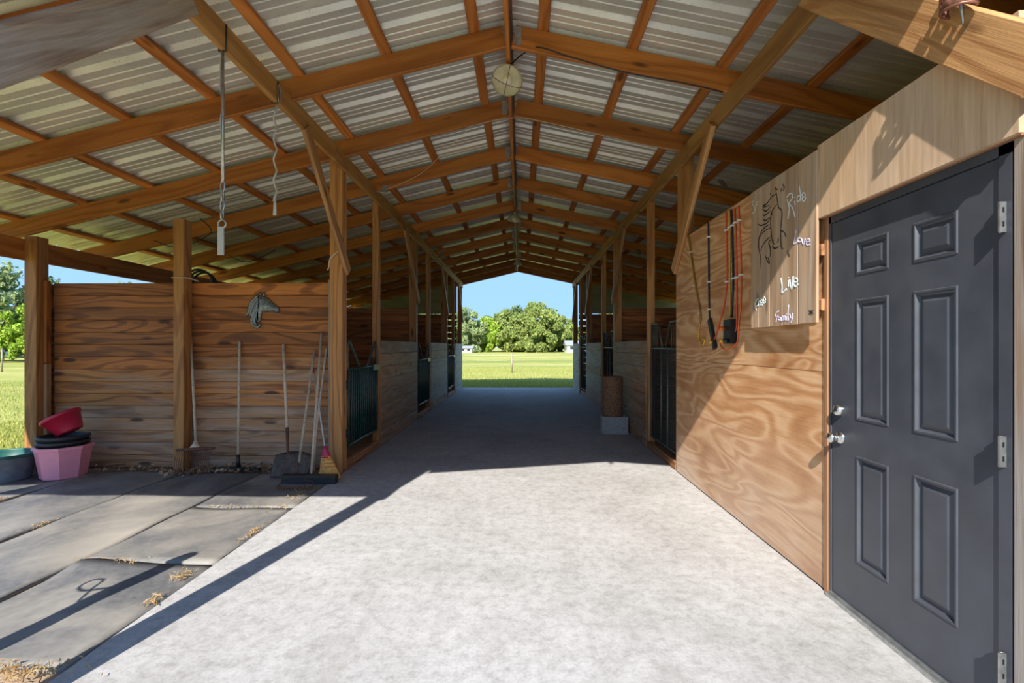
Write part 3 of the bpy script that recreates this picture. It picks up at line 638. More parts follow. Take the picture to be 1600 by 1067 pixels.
def mesh_gate(x, ya, yb, label, full=True):
    g = empty('stall_gate', (x, (ya + yb) / 2, 0), label, 'gate')
    z0, z1, zt = 0.17, 1.355, 1.68; L = yb - ya; r = 0.02
    fr = MB(); fr.tube([(x, ya + r, z0), (x, yb - r, z0), (x, yb - r, z1), (x, ya + r, z1)], r, 8, closed=True); fr.build('gate_frame', 'gate_grey', g)
    for f in (0.37, 0.60):
        mm = MB(); y = ya + L * f; mm.tube([(x, y, z0), (x, y, z1)], 0.016, 8); mm.build('gate_bar', 'gate_grey', g)
    # diamond wire
    mm = MB(); st = 0.036 if full else 0.07
    wv, hv = L - 2 * r, z1 - z0; q = -hv
    while q < wv:
        for sg in (0, 1):
            a, b = max(0, q), min(wv, q + hv)
            pa = (a, a - q) if sg == 0 else (a, hv - (a - q)); pb = (b, b - q) if sg == 0 else (b, hv - (b - q))
            mm.tube([(x + 0.002 * (1 - 2 * sg), ya + r + pa[0], z0 + pa[1]), (x + 0.002 * (1 - 2 * sg), ya + r + pb[0], z0 + pb[1])], 0.0022, 3, caps=False, smooth=False)
        q += st
    tag(mm.build('wire_mesh', 'dark_steel', g), kind='stuff')
    # raised horns with short bars
    for e, d in ((ya + 0.02, 1), (yb - 0.02, -1)):
        hn = MB(); hn.tube([(x, e, z1), (x, e, zt), (x, e + d * 0.30 * L * 0.9, zt - 0.01), (x, e + d * 0.43 * L, z1)], 0.014, 8)
        hn = hn.build('horn_frame', 'gate_grey', g)
        for k in range(1, 5):
            y = e + d * 0.065 * k; mm = MB(); mm.tube([(x, y, z1), (x, y, zt - 0.003 * k)], 0.006, 6); mm.build('horn_bar', 'gate_grey', hn)
    for z in (0.4, 1.1):
        mm = MB(); mm.tube([(x, yb + 0.03, z - 0.05), (x, yb + 0.03, z + 0.05)], 0.014, 8); mm.tube([(x, yb + 0.03, z), (x, yb - 0.02, z)], 0.010, 6); mm.build('hinge', 'dark_steel', g)
    return g
for i, (a, b) in enumerate(((5.30, 6.41), (8.96, 10.05), (12.62, 13.79))):
    o3 = ('nearest', 'second', 'farthest')[i]
    yoke_gate(XL - 0.03, a, b, 'dark green barred stall gate with V top, %s on the left' % o3, 14 if i == 0 else 10)
    mesh_gate(XR + 0.05, a - 0.02, b, 'grey steel mesh stall gate with raised horns, %s on the right' % o3, i == 0)
    sill = board('gate_sill', (XL - 0.05, a - 0.02, 0.04), (XL - 0.05, b + 0.02, 0.04), 0.10, 0.07, 'plank1')
    tag(sill, 'dark timber sill on the ground under the %s left gate' % o3, 'sill')
    if i: tag(board('gate_sill', (XR + 0.06, a - 0.02, 0.05), (XR + 0.06, b + 0.02, 0.05), 0.11, 0.06, 'plank1'), 'dark timber sill on the ground under the %s right gate' % o3, 'sill')

# ------------------------------------------------------------------ rubber mats
def rubber_mat(xa, xb, ya, yb, label, seed, lift=None, z=-0.012):
    r = random.Random(seed); nx, ny = 16, max(12, int((yb - ya) * 14)); vs_, fs = [], []
    ph = [r.uniform(0, 6) for _ in range(8)]
    def hgt(x, y):
        h = 0.005 * sin(x * 5.1 + ph[0]) * sin(y * 3.3 + ph[1]) + 0.004 * sin(x * 9 + y * 7 + ph[2])
        e = min(x - xa, xb - x, y - ya, yb - y)
        h += 0.006 * max(0, 1 - e / 0.12) * (0.5 + 0.5 * sin(x * 6 + y * 5 + ph[3]))
        if lift:
            lx, ly, lr, lh = lift; q = ((x - lx) ** 2 + (y - ly) ** 2) / (lr * lr); h += lh * math.exp(-q)
        return max(h, -0.006)
    for j in range(ny + 1):
        for i in range(nx + 1):
            u, v = i / nx, j / ny
            x, y = xa + (xb - xa) * u, ya + (yb - ya) * v
            ex = 0.012 * sin(y * 4.1 + ph[4]); ey = 0.014 * sin(x * 5.3 + ph[5])
            xx_ = x + (ex if i in (0, nx) else 0); yy_ = y + (ey if j in (0, ny) else 0)
            vs_.append((xx_, yy_, z + 0.010 + hgt(x, y)))
    W = nx + 1
    for j in range(ny):
        for i in range(nx): fs.append((j * W + i, j * W + i + 1, (j + 1) * W + i + 1, (j + 1) * W + i))
    edge = [i for i in range(W)] + [j * W + nx for j in range(1, ny + 1)] + [ny * W + i for i in range(nx - 1, -1, -1)] + [j * W for j in range(ny - 1, 0, -1)]
    n0 = len(vs_)
    for e in edge: x, y, zz = vs_[e]; vs_.append((x, y, z - 0.008))
    for k in range(len(edge)): a, b = k, (k + 1) % len(edge); fs.append((edge[a], n0 + a, n0 + b, edge[b]))
    mm = MB(); mm.add(vs_, fs, True); o = rebase(mm.build('rubber_mat', 'mat'))
    tag(o, label, 'mat', 'rubber mats on the grooming bay floor')
rubber_mat(-2.82, -1.955, 2.00, 2.955, 'nearest black rubber mat beside the concrete, with torn edge', 1, (-2.78, 2.94, 0.20, 0.028))
rubber_mat(-2.82, -1.955, 2.985, 3.99, 'middle black rubber mat of the row beside the concrete', 2)
rubber_mat(-2.82, -1.955, 4.02, 5.10, 'rubber mat beside the concrete, under the leaning tools', 3)
rubber_mat(-3.675, -2.845, 1.9, 5.10, 'long rubber mat second in from the concrete', 4)
rubber_mat(-4.615, -3.70, 1.9, 5.15, 'dusty rubber mat third in from the concrete', 5)
rubber_mat(-5.62, -4.645, 3.3, 5.08, 'outermost rubber mat under the buckets', 6)

# ------------------------------------------------------------------ rubbish: leaf litter and straw
def scatter(name, mat, label, cat, spots, n, size, seed, z=0.0, flat=0.6):
    r = random.Random(seed); mm = MB()
    for (cx, cy, sx, sy, cnt, hz) in spots:
        for _ in range(cnt):
            x, y = r.gauss(cx, sx), r.gauss(cy, sy); zz = z + abs(r.gauss(0, hz)); L = size * r.uniform(0.5, 1.4); wd = L * n
            e = Euler((r.gauss(0, flat), r.gauss(0, flat), r.uniform(0, 6.3))).to_matrix()
            q = [e @ Vector(v) + Vector((x, y, zz + 0.004)) for v in ((-L / 2, 0, 0), (0, -wd / 2, 0.1 * L), (L / 2, 0, 0), (0, wd / 2, 0.1 * L))]
            mm.add(q, [(0, 1, 2), (0, 2, 3)])
    return tag(mm.build(name, mat), label, cat, kind='stuff')
scatter('leaf_litter', 'litter', 'dry dead leaves blown against the foot of the plank wall', 'leaves',
        [(-3.45, 5.17, 0.18, 0.05, 160, 0.02), (-3.0, 5.18, 0.25, 0.05, 220, 0.035), (-4.3, 5.2, 0.5, 0.04, 130, 0.015), (-2.6, 5.15, 0.10, 0.06, 120, 0.03), (-3.7, 5.05, 0.1, 0.06, 60, 0.01), (-2.2, 5.0, 0.1, 0.08, 40, 0.01)], 0.55, 0.055, 3)
scatter('straw', 'hay', 'loose straw and dirt at the torn edges of the mats', 'straw',
        [(-2.12, 1.95, 0.10, 0.03, 150, 0.012), (-2.03, 2.78, 0.03, 0.03, 60, 0.010), (-1.985, 2.50, 0.015, 0.03, 40, 0.010), (-1.985, 3.42, 0.012, 0.09, 60, 0.005), (-2.65, 2.97, 0.1, 0.02, 60, 0.006), (-4.70, 4.12, 0.06, 0.03, 50, 0.01), (-3.70, 3.55, 0.03, 0.06, 25, 0.004), (-2.4, 4.0, 0.2, 0.01, 50, 0.005), (-2.05, 4.35, 0.05, 0.2, 60, 0.005)], 0.12, 0.04, 8, z=0.004)

# ------------------------------------------------------------------ tubs and buckets
def tub(name, c, rb, rt, h, mat, label, n=32, sx=1.0, sy=1.0, power=2.0, inner=None, rot=None, rim=0.016, smooth=True, parts=None, rotz=0.0):
    t = empty(name, c, label, 'bucket')
    R = (rot or Matrix.Identity(3)) @ Matrix.Rotation(rotz, 3, 'Z')
    o_ = [(0.001, 0.0), (rb * 0.97, 0.0), (rb, 0.008), (rt, h - 0.03), (rt + 0.002, h - 0.03)]
    i_ = [(rt - 0.012, h - 0.01), (rb - 0.010, 0.014), (0.001, 0.014)]
    mm = MB(); mm.lathe(o_, c, n, sx, sy, smooth, rot=R, power=power); mm.build('tub_body', mat, t)
    mm = MB(); mm.lathe(i_, c, n, sx, sy, smooth, rot=R, power=power); mm.build('tub_inside', inner or mat, t)
    mm = MB(); mm.lathe([(rt, h - 0.034), (rt + rim, h - 0.030), (rt + rim, h - 0.004), (rt + rim * 0.5, h), (rt - 0.010, h), (rt - 0.013, h - 0.012)], c, n, sx, sy, smooth, rot=R, power=power); mm.build('tub_rim', inner or mat, t)
    return t
tub('feed_tub', (-5.385, 4.80, 0.0), 0.205, 0.255, 0.275, 'tub_grey', 'large grey tub with green inside, next to the outer post', inner='green_in', sx=1.1, sy=0.95)
tub('feed_tub', (-4.875, 4.93, 0.0), 0.190, 0.235, 0.335, 'pink', 'pink octagonal tub at the bottom of the bucket stack', n=8, smooth=False, rotz=0.62)
tub('feed_tub', (-4.875, 4.93, 0.062), 0.150, 0.205, 0.325, 'black_tub', 'lower black tub nested in the pink tub', rim=0.014)
tub('feed_tub', (-4.875, 4.93, 0.112), 0.150, 0.205, 0.328, 'black_tub', 'upper black tub, nested below the red bucket', rim=0.014)
rb = tub('bucket', (-4.80, 4.93, 0.475), 0.115, 0.165, 0.20, 'red', 'red bucket lying tilted on top of the tub stack', rot=Euler((0.10, -0.50, 0)).to_matrix(), rim=0.012)
rb.location.z -= 0.0
tw = MB(); tw.tube(curve_pts([(-5.03, 5.19, 0.03), (-4.7, 5.2, 0.035), (-4.45, 5.22, 0.06)]), 0.008); tag(tw.build('stick', 'rust'), 'rusty rod lying against the wall beside the pink tub', 'rod')

# ------------------------------------------------------------------ tools leaning on the plank wall
YWF = 5.305
def shaft(mm, a, b, r=0.014, n=8): mm.tube([a, Vector(a).lerp(Vector(b), 0.5), b], r, n)
t = empty('thatch_rake', (-3.50, 5.02, 0), 'rusty wide rake with long tines leaning beside the middle post', 'rake')
mm = MB(); shaft(mm, (-3.515, 5.03, 0.33), (-3.745, 5.275, 1.475)); mm.build('handle', 'handle', t)
mm = MB(); mm.tube([(-3.72, 5.02, 0.262), (-3.31, 5.02, 0.285)], 0.016, 8); mm.build('head_bar', 'rust', t)
mm = MB(); mm.tube([(-3.52, 5.035, 0.36), (-3.517, 5.028, 0.325), (-3.515, 5.02, 0.29)], [0.018, 0.03, 0.055], 8); mm.build('socket', 'handle', t)
for k in range(17):
    x = -3.70 + 0.375 * k / 16; z = 0.262 + 0.023 * k / 16
    mm = MB(); mm.tube(curve_pts([(x, 5.02, z), (x - 0.004, 4.985, z - 0.06), (x - 0.012, 4.975, z - 0.13), (x - 0.022, 5.0, max(0.012, z - 0.235))], 3), 0.004, 4); mm.build('tine', 'rust', t)
t = empty('squeegee', (-3.15, 5.15, 0), 'floor squeegee with white handle, flat on the mat', 'squeegee')
mm = MB(); shaft(mm, (-3.125, 5.15, 0.16), (-3.195, 5.29, 1.445)); mm.build('handle', 'handle', t)
mm = MB(); mm.tube([(-3.12, 5.145, 0.05), (-3.125, 5.15, 0.12), (-3.127, 5.152, 0.185)], [0.026, 0.02, 0.018], 8); mm.build('socket', 'black', t)
mm = MB(); mm.box((-3.41, 5.125, 0.012), (-2.88, 5.165, 0.05)); mm.build('blade', 'black', t)
t = empty('scoop_shovel', (-2.55, 4.95, 0), 'scoop shovel with white handle and worn square blade', 'shovel')
mm = MB(); shaft(mm, (-2.545, 5.08, 0.49), (-2.69, 5.285, 1.405), 0.016); mm.build('handle', 'handle', t)
mm = MB(); mm.tube([(-2.545, 5.08, 0.50), (-2.52, 5.04, 0.34), (-2.485, 4.985, 0.10)], [0.019, 0.016, 0.010], 8); mm.build('shaft_socket', 'rust', t)
mm = MB(); vs_, fs = [], []
for j in range(7):
    for i in range(9):
        u, v = i / 8 - 0.5, j / 6; x = -2.42 + u * 0.40 * (1 - 0.05 * v); y = 4.88 + 0.15 * v + 0.10 * (u * u * 4) * -0.5 * (0.4 + 0.6 * v); vs_.append((x, y, 0.012 + 0.245 * v - (0.03 * u * u * 4 if j == 6 else 0)))
for j in range(6):
    for i in range(8): fs.append((j * 9 + i, j * 9 + i + 1, (j + 1) * 9 + i + 1, (j + 1) * 9 + i))
mm.add(vs_, fs, True); bl = mm.build('blade', 'shovel', t); sm = bl.modifiers.new('thick', 'SOLIDIFY'); sm.thickness = 0.003
t = empty('bow_rake', (-2.25, 4.55, 0), 'bow rake with wooden handle, its short teeth on the mat', 'rake')
mm = MB(); shaft(mm, (-2.305, 4.85, 0.165), (-2.335, 5.285, 1.335)); mm.build('handle', 'handle', t)
mm = MB(); mm.tube([(-2.304, 4.84, 0.18), (-2.30, 4.78, 0.06)], 0.009, 8); mm.build('ferrule', 'rust', t)
for sgn in (-1, 1):
    mm = MB(); mm.tube(curve_pts([(-2.30, 4.79, 0.075), (-2.30 + sgn * 0.06, 4.72, 0.045), (-2.22 + sgn * 0.15, 4.64, 0.04), (-2.18 + sgn * 0.17, 4.50, 0.03)]), 0.0045, 6); mm.build('bow', 'rust', t)
mm = MB(); mm.box((-2.36, 4.490, 0.022), (-2.00, 4.505, 0.036)); mm.build('tooth_bar', 'rust', t)
for k in range(14):
    x = -2.355 + 0.35 * k / 13; mm = MB(); mm.tube([(x, 4.497, 0.03), (x, 4.480, 0.005)], 0.0045, 5); mm.build('tooth', 'rust', t)
t = empty('push_broom', (-2.13, 4.72, 0), 'push broom with pale handle and wide black head', 'broom')
mm = MB(); shaft(mm, (-2.135, 4.76, 0.085), (-2.255, 5.285, 1.53)); mm.build('handle', 'handle', t)
mm = MB(); mm.box((-2.415, 4.685, 0.05), (-1.86, 4.765, 0.085)); mm.build('head_block', 'black', t)
mm = MB(); mm.box((-2.41, 4.690, 0.0), (-1.865, 4.760, 0.05)); mm.build('bristles', 'black_tub', t)
t = empty('corn_broom', (-2.0, 4.9, 0), 'corn broom with tan straw and red cap leaning by the aisle post', 'broom')
def fan(za, zb, wa, wb, ta, tb, mat, nm, c0, c1, n=12):
    vs_, fs = [], []; N = 5
    for j in range(N):
        f = j / (N - 1)
        for k in range(n):
            a = 2 * pi * k / n; cx = Vector(c0).lerp(Vector(c1), f); ww = wa + (wb - wa) * f; tt = ta + (tb - ta) * f
            jag = RND.uniform(-0.006, 0.006) if j == N - 1 and mat == 'straw' else 0
            vs_.append(cx + Vector((ww * cos(a), tt * sin(a), jag)))
    for j in range(N - 1):
        for k in range(n): fs.append((j * n + k, j * n + (k + 1) % n, (j + 1) * n + (k + 1) % n, (j + 1) * n + k))
    fs.append(tuple(range((N - 1) * n, N * n))); fs.append(tuple(range(n - 1, -1, -1))); q = MB(); q.add(vs_, fs, True); return q.build(nm, mat, t)
st = fan(0, 0, 0.05, 0.122, 0.028, 0.04, 'straw', 'straw_head', (-2.045, 4.905, 0.235), (-1.985, 4.87, 0.012), 20)
fan(0, 0, 0.014, 0.058, 0.014, 0.032, 'red', 'red_cap', (-2.068, 4.92, 0.335), (-2.040, 4.903, 0.215))
for z in (0.13, 0.165, 0.20):
    f = (0.235 - z) / 0.223; cx = -2.045 + 0.06 * f; cy = 4.905 - 0.035 * f; ww = 0.0515 + 0.072 * f; tt = 0.0295 + 0.012 * f
    mm = MB(); mm.tube([(cx + ww * cos(a), cy + tt * sin(a), z + 0.006 * cos(a)) for a in [2 * pi * k / 16 for k in range(16)]], 0.0022, 4, closed=True); mm.build('stitching', 'rust', st)
mm = MB(); shaft(mm, (-2.066, 4.92, 0.33), (-2.345, 5.29, 1.10), 0.009); mm.build('handle', 'strap', t)
mm = MB(); mm.tube([(-2.339, 5.282, 1.085), (-2.354, 5.293, 1.135)], 0.011, 8); mm.build('handle_tip', 'red', t)
mm = MB(); mm.tube([(-2.28, 5.15, 0.012), (-2.29, 5.22, 0.40), (-2.20, 5.288, 1.36)], 0.012, 8); tag(mm.build('wooden_pole', 'handle'), 'short bare wooden pole standing behind the broom handles', 'pole')

# ------------------------------------------------------------------ horse head plaque on the plank wall
pq = empty('horse_plaque', (-2.93, 5.30, 1.78), 'grey metal horse head plaque hung on the plank wall', 'plaque')
def pqv(cx, cy, y=0.0):   # crop grid of the plaque (1067 units = 0.652 m)
    return Vector((-2.937 + (cx - 495) * 0.000613, 5.303 - y, 1.800 - (cy - 515) * 0.000613))
def relief(poly, name, mat, steps, parent, back=0.0):
    bm = bmesh.new(); vs_ = [bm.verts.new(pqv(*p)) for p in poly]; f = bm.faces.new(vs_)
    if f.normal.y > 0: f.normal_flip()
    bm.normal_update()
    if f.normal.y > 0: f.normal_flip(); bm.normal_update()
    ex = bmesh.ops.extrude_face_region(bm, geom=[f]); nv = [v for v in ex['geom'] if isinstance(v, bmesh.types.BMVert)]
    for v in nv: v.co.y -= 0.008
    face = [g for g in ex['geom'] if isinstance(g, bmesh.types.BMFace)]
    for th, dp in steps:
        bmesh.ops.inset_region(bm, faces=face, thickness=th, depth=0.0, use_even_offset=True)
        vv = {v for fc in face for v in fc.verts}
        for v in vv: v.co.y -= dp
    bmesh.ops.triangulate(bm, faces=face)
    me = bpy.data.meshes.new(name)
    for v in bm.verts: v.co -= pl(parent)
    bm.to_mesh(me); bm.free(); me.materials.append(M[mat])
    for p_ in me.polygons: p_.use_smooth = True
    return link(name, me, None, parent)
head = [(440, 240), (480, 265), (545, 265), (600, 295), (660, 355), (740, 415), (795, 460), (815, 515), (795, 570), (745, 582), (690, 560), (620, 562), (555, 562), (500, 548), (478, 600), (470, 680), (452, 745), (400, 760), (360, 700), (350, 600), (385, 520), (415, 440), (420, 330)]
hd = relief(head, 'head', 'pewter', [(0.012, 0.012), (0.014, 0.009), (0.010, 0.004)], pq)
for pl_ in ([(440, 245), (432, 205), (452, 185), (475, 215), (482, 262)], [(500, 262), (505, 200), (522, 185), (545, 225), (546, 262)]): relief(pl_, 'ear', 'pewter', [(0.006, 0.010)], pq)
for c in ([(425, 250), (370, 300), (300, 390), (270, 480), (250, 550), (180, 640)], [(425, 290), (385, 360), (330, 430), (300, 520), (290, 600), (255, 630)], [(420, 330), (400, 430), (370, 520), (330, 580), (290, 640)], [(410, 300), (350, 370), (295, 450), (275, 540), (215, 615)],
          [(420, 420), (390, 520), (340, 620), (310, 700), (340, 790), (390, 835), (440, 825), (462, 790), (440, 765)], [(430, 480), (400, 580), (360, 680), (370, 770), (410, 800)], [(420, 360), (370, 460), (345, 560), (320, 650), (318, 720), (350, 800)]):
    mm = MB(); pts = curve_pts([pqv(x, y, 0.018) for x, y in c], 5); N = len(pts); mm.tube(pts, [0.004 + 0.016 * sin(pi * min(1, 0.15 + 0.85 * i / (N - 1)) * 0.97) for i in range(N)], 7); mm.build('mane_lock', 'pewter', pq)
mm = MB(); mm.lathe([(0.001, -0.006), (0.008, 0), (0.001, 0.006)], pqv(570, 352, 0.030), 10); mm.build('eye', 'ink', hd)
mm = MB(); mm.lathe([(0.001, -0.005), (0.006, 0), (0.001, 0.005)], pqv(775, 490, 0.022), 8); mm.build('nostril', 'ink', hd)
mm = MB(); mm.tube(curve_pts([pqv(795, 545, 0.020), pqv(750, 545, 0.026), pqv(715, 530, 0.030)]), 0.003, 5); mm.build('mouth', 'ink', hd)

# ------------------------------------------------------------------ hanging cross ties on the left header beam
def chain(pts_top, pts_bot, parent, nm, n, r, mat):
    a, b = Vector(pts_top), Vector(pts_bot)
    for k in range(n):
        c = a.lerp(b, (k + 0.5) / n); hl = (b - a).length / n * 0.62; mm = MB(); px_ = Vector((1, 0, 0)) if k % 2 == 0 else Vector((0, 1, 0)); ax = (b - a).normalized()
        mm.tube([c + px_ * (r * 2.2) * cos(t_) + ax * hl * sin(t_) for t_ in [2 * pi * q / 10 for q in range(10)]], r, 5, closed=True); mm.build(nm, mat, parent)
hxi = XL + 0.004
for y, zb_, lab, long_ in ((3.06, 2.00, 'long chain and strap cross tie hanging from the left header beam', True), (3.72, 2.43, 'shorter twisted cross tie hanging from the left header beam', False)):
    t = empty('cross_tie', (XL - 0.02, y, ZB), lab, 'tie')
    mm = MB(); mm.tube([(XL + 0.004, y, ZT - 0.01), (XL + 0.004, y, ZB - 0.006), (XL - 0.044, y, ZB - 0.006), (XL - 0.044, y, ZT - 0.01)], 0.006, 6); mm.build('hook_strap', 'dark_steel', t)
    if long_:
        mm = MB(); mm.tube([(XL - 0.02, y, ZB - 0.005), (XL - 0.02, y, 2.46)], 0.010, 8); mm.build('rod', 'steel', t)
        mm = MB(); mm.tube(curve_pts([(XL - 0.03, y, ZB - 0.01), (XL - 0.036, y - 0.004, 3.1), (XL - 0.022, y, 3.0), (XL - 0.036, y, 2.85), (XL - 0.022, y, 2.72), (XL - 0.03, y, 2.55)]), 0.004, 5); mm.build('cord', 'strap', t)
        chain((XL - 0.02, y, 2.47), (XL - 0.025, y, 2.22), t, 'chain_link', 4, 0.006, 'steel')
        mm = MB(); mm.tube([(XL - 0.025 + 0.026 * cos(a), y, 2.19 + 0.026 * sin(a)) for a in [2 * pi * q / 12 for q in range(12)]], 0.006, 6, closed=True); mm.build('ring', 'steel', t)
        mm = MB(); mm.box((XL - 0.052, y - 0.006, 1.985), (XL - 0.014, y + 0.006, 2.17)); mm.build('strap', 'strap', t)
    else:
        mm = MB(); N = 40; mm.tube([(XL - 0.02 + 0.011 * sin(q * 0.75), y + 0.011 * cos(q * 0.75), ZB - 0.01 - (ZB - 0.12 - zb_) * q / (N - 1)) for q in range(N)], 0.007, 6); mm.build('twisted_rope', 'strap', t)
        mm = MB(); mm.tube([(XL - 0.02, y, zb_ + 0.16), (XL - 0.023, y, zb_)], [0.009, 0.014], 8); mm.build('frayed_end', 'strap', t)
        mm = MB(); mm.tube([(XL + 0.012, y + 0.02 * cos(a), 3.40 + 0.07 * sin(a)) for a in [2 * pi * q / 12 for q in range(12)]], 0.004, 5, closed=True); mm.build('snap', 'steel', t)

# ------------------------------------------------------------------ barn lights under the ridge
def barn_light(c, r, tilt, label, guard):
    t = empty('barn_light', c, label, 'lamp'); R = Euler((tilt, 0.10, 0)).to_matrix()
    prof_ = [(r, 0.0), (r + 0.006, 0.006), (r, 0.012), (r * 0.92, 0.04), (r * 0.66, 0.085), (r * 0.30, 0.115), (r * 0.24, 0.135), (r * 0.24, 0.18)]
    mm = MB(); mm.lathe(prof_ + [(0.012, 0.185)], c, 28, rot=R); mm.lathe([(r - 0.004, 0.004), (r * 0.88, 0.034), (r * 0.62, 0.078), (r * 0.28, 0.105), (0.001, 0.108)], c, 28, rot=R); mm.build('lamp_shade', 'enamel', t)
    mm = MB(); mm.lathe([(0.001, -0.030), (r * 0.26, -0.018), (r * 0.36, 0.010), (r * 0.30, 0.040), (r * 0.15, 0.075), (r * 0.15, 0.105)], c, 16, rot=R); mm.build('bulb', 'bulb', t)
    if guard:
        for a0 in (0.3, 1.75):
            pts = [Vector(c) + R @ Vector((r * 1.01 * cos(a0) * cos(q), r * 1.01 * sin(a0) * cos(q), -0.065 * sin(q))) for q in [pi * k / 14 for k in range(15)]]
            mm = MB(); mm.tube(pts, 0.0028, 5); mm.build('wire_guard', 'dark_steel', t)
    top = Vector(c) + R @ Vector((0, 0, 0.18))
    mm = MB(); mm.tube([top, (X0 - 0.012, top.y + 0.02, ZRB + 0.02)], 0.009, 6); mm.build('hanger', 'dark_steel', t)
    return t
barn_light((-0.125, 4.24, 3.775), 0.137, -0.62, 'large cream enamel barn light with bulb and wire guard under the ridge', True)
barn_light((-0.13, 8.9, 3.76), 0.13, 0.0, 'cream barn light halfway down the ridge', False)
barn_light((-0.09, 13.7, 3.76), 0.13, 0.0, 'barn light near the rear end of the ridge', False)
mm = MB(); mm.tube(curve_pts([(-0.10, 4.30, 3.95), (0.02, 4.1, 3.93), (0.15, 3.94, 3.885), (0.45, 3.94, 3.79), (0.9, 3.94, 3.66), (1.35, 3.94, 3.575), (1.68, 3.95, 3.50)]), 0.006, 5); tag(mm.build('lamp_cable', 'black'), 'black lamp cable stapled along the first full rafter', 'cable')
mm = MB(); mm.tube(curve_pts([(-0.60, 5.1, 3.76), (-0.1, 5.1, 3.86), (0.3, 5.1, 3.80), (1.2, 5.11, 3.59), (1.68, 5.12, 3.50)]), 0.003, 4); tag(mm.build('cord_line', 'rope'), 'thin pale cord strung across the second full rafter', 'cord')
mm = MB(); mm.tube(curve_pts([(-0.55, 5.12, 3.77), (-0.9, 5.5, 3.66), (-1.3, 6.0, 3.58), (-1.8, 6.28, 3.49), (-2.0, 6.3, 3.46)]), 0.004, 4); tag(mm.build('cord_line', 'rope'), 'sagging brown cord from second rafter to the left header', 'cord')
for k, (pts, lab) in enumerate((([(-4.9, 6.2, 2.80), (-4.6, 6.25, 2.72), (-4.2, 6.3, 2.92), (-4.0, 5.8, 2.98)], 'black wire drooping between the left rafters above the plank wall'), ([(-4.7, 7.5, 2.85), (-4.4, 7.5, 2.74), (-3.95, 7.5, 2.93)], 'black wire looping below the left roof further back'))):
    mm = MB(); mm.tube(curve_pts(pts), 0.006, 5); tag(mm.build('roof_wire', 'black'), lab, 'wire')
t = empty('hose_coil', (-3.72, 5.6, 2.1), 'black hose coil hung behind the top of the plank wall', 'hose')
for q, rr in enumerate((0.17, 0.155, 0.14)):
    mm = MB(); mm.tube([(-3.72 + 0.02 * q + rr * cos(a), 5.358 + 0.024 * q, 2.10 + rr * sin(a)) for a in [2 * pi * k / 24 for k in range(24)]], 0.012, 6, closed=True); mm.build('hose_loop', 'black', t)

# twine
mm = MB(); mm.tube(curve_pts([(-3.845, 5.11, 2.14), (-3.78, 5.11, 2.142), (-3.715, 5.11, 2.14), (-3.66, 5.13, 2.135), (-3.60, 5.20, 2.11)]), 0.005, 5); tag(mm.build('twine', 'rope'), 'white twine tied around the middle post at wall height', 'twine')
mm = MB(); mm.tube(curve_pts([(-1.96, 5.10, 2.45), (-2.03, 5.12, 2.40), (-2.09, 5.12, 2.34), (-2.105, 5.12, 2.25), (-2.12, 5.12, 2.22)]), 0.007, 5); tag(mm.build('twine', 'rope'), 'bent white rope end hooked on the first left aisle post', 'rope')

# ------------------------------------------------------------------ sign with horse and words
sg = empty('wooden_sign', (XR - 0.04, 3.06, 1.52), 'pallet wood sign with horse drawing and chalk words Ride, Live, Love, Free, Family', 'sign')
edges = [2.682, 2.862, 3.030, 3.185, 3.325, 3.442]
SX = XR - 0.046
for i in range(5):
    a, b = edges[i], edges[i + 1]
    board('sign_plank', (SX, (a + b) / 2, 1.518 + RND.uniform(-0.006, 0.006)), (SX, (a + b) / 2, 2.490), b - a - 0.004, 0.016, 'sign', sg, up=(0, 1, 0))
XS = SX - 0.009
for word, strokes in SIGN.items():
    mt, r, nm = {'Ride': ('chalk_white', 0.0042, 'lettering'), 'Love': ('chalk_lilac', 0.0045, 'lettering'), 'Live': ('chalk_mint', 0.0062, 'lettering'), 'Free': ('chalk_mint', 0.0048, 'lettering'),
                 'Family': ('chalk_lilac', 0.0045, 'lettering'), 'Sc': ('chalk_white', 0.0030, 'lettering'), 'star': ('ink', 0.0032, 'mark'), 'horse': ('ink', 0.0042, 'horse_drawing')}[word]
    mm = MB()
    for s_ in strokes:
        pts = curve_pts([(XS, y, z) for y, z in s_], 4); N = len(pts)
        n0 = len(mm.v); mm.tube(pts, [r * (1.0 if word != 'horse' else 0.45 + 0.75 * sin(pi * (0.08 + 0.84 * i / (N - 1)))) for i in range(N)], 5)
        for q in range(n0, len(mm.v)): x, y, z = mm.v[q]; mm.v[q] = (XS + (x - XS) * 0.35, y, z)
    o = mm.build(nm, mt, sg)
    if word not in ('Sc', 'star', 'horse'): o['label'] = 'chalk word ' + word

# ------------------------------------------------------------------ extension cords and outlets on the plywood
XC = XR - 0.009
def cord(ctrl, mat, label, r=0.006):
    mm = MB(); mm.tube(curve_pts([(XC - (p[2] if len(p) > 2 else 0), p[0], p[1]) for p in ctrl], 6), r, 6); tag(mm.build('extension_cord', mat), label, 'cord')
cord([(4.86, 2.53), (4.80, 2.36), (4.66, 1.98), (4.53, 1.70), (4.545, 1.56), (4.56, 1.47), (4.50, 1.41), (4.44, 1.40), (4.42, 1.45), (4.48, 1.46)], 'cord_yellow', 'yellow and brown cord hanging slanted near the plywood end')
cord([(4.84, 2.53, .004), (4.775, 2.36, .004), (4.635, 1.98, .004), (4.51, 1.70, .004), (4.53, 1.60)], 'cord_brown', 'brown cord running down beside the slanted yellow cord', 0.009)
cord([(4.33, 2.515), (4.325, 2.40), (4.318, 2.1), (4.315, 1.85), (4.30, 1.62)], 'black', 'black cord feeding the hanging power strip', 0.008)
cord([(3.955, 2.505), (3.945, 2.2), (3.94, 1.95), (3.985, 1.75), (4.08, 1.60), (4.16, 1.48), (4.185, 1.42, .02)], 'cord_red', 'red cord curving left to the power strip')
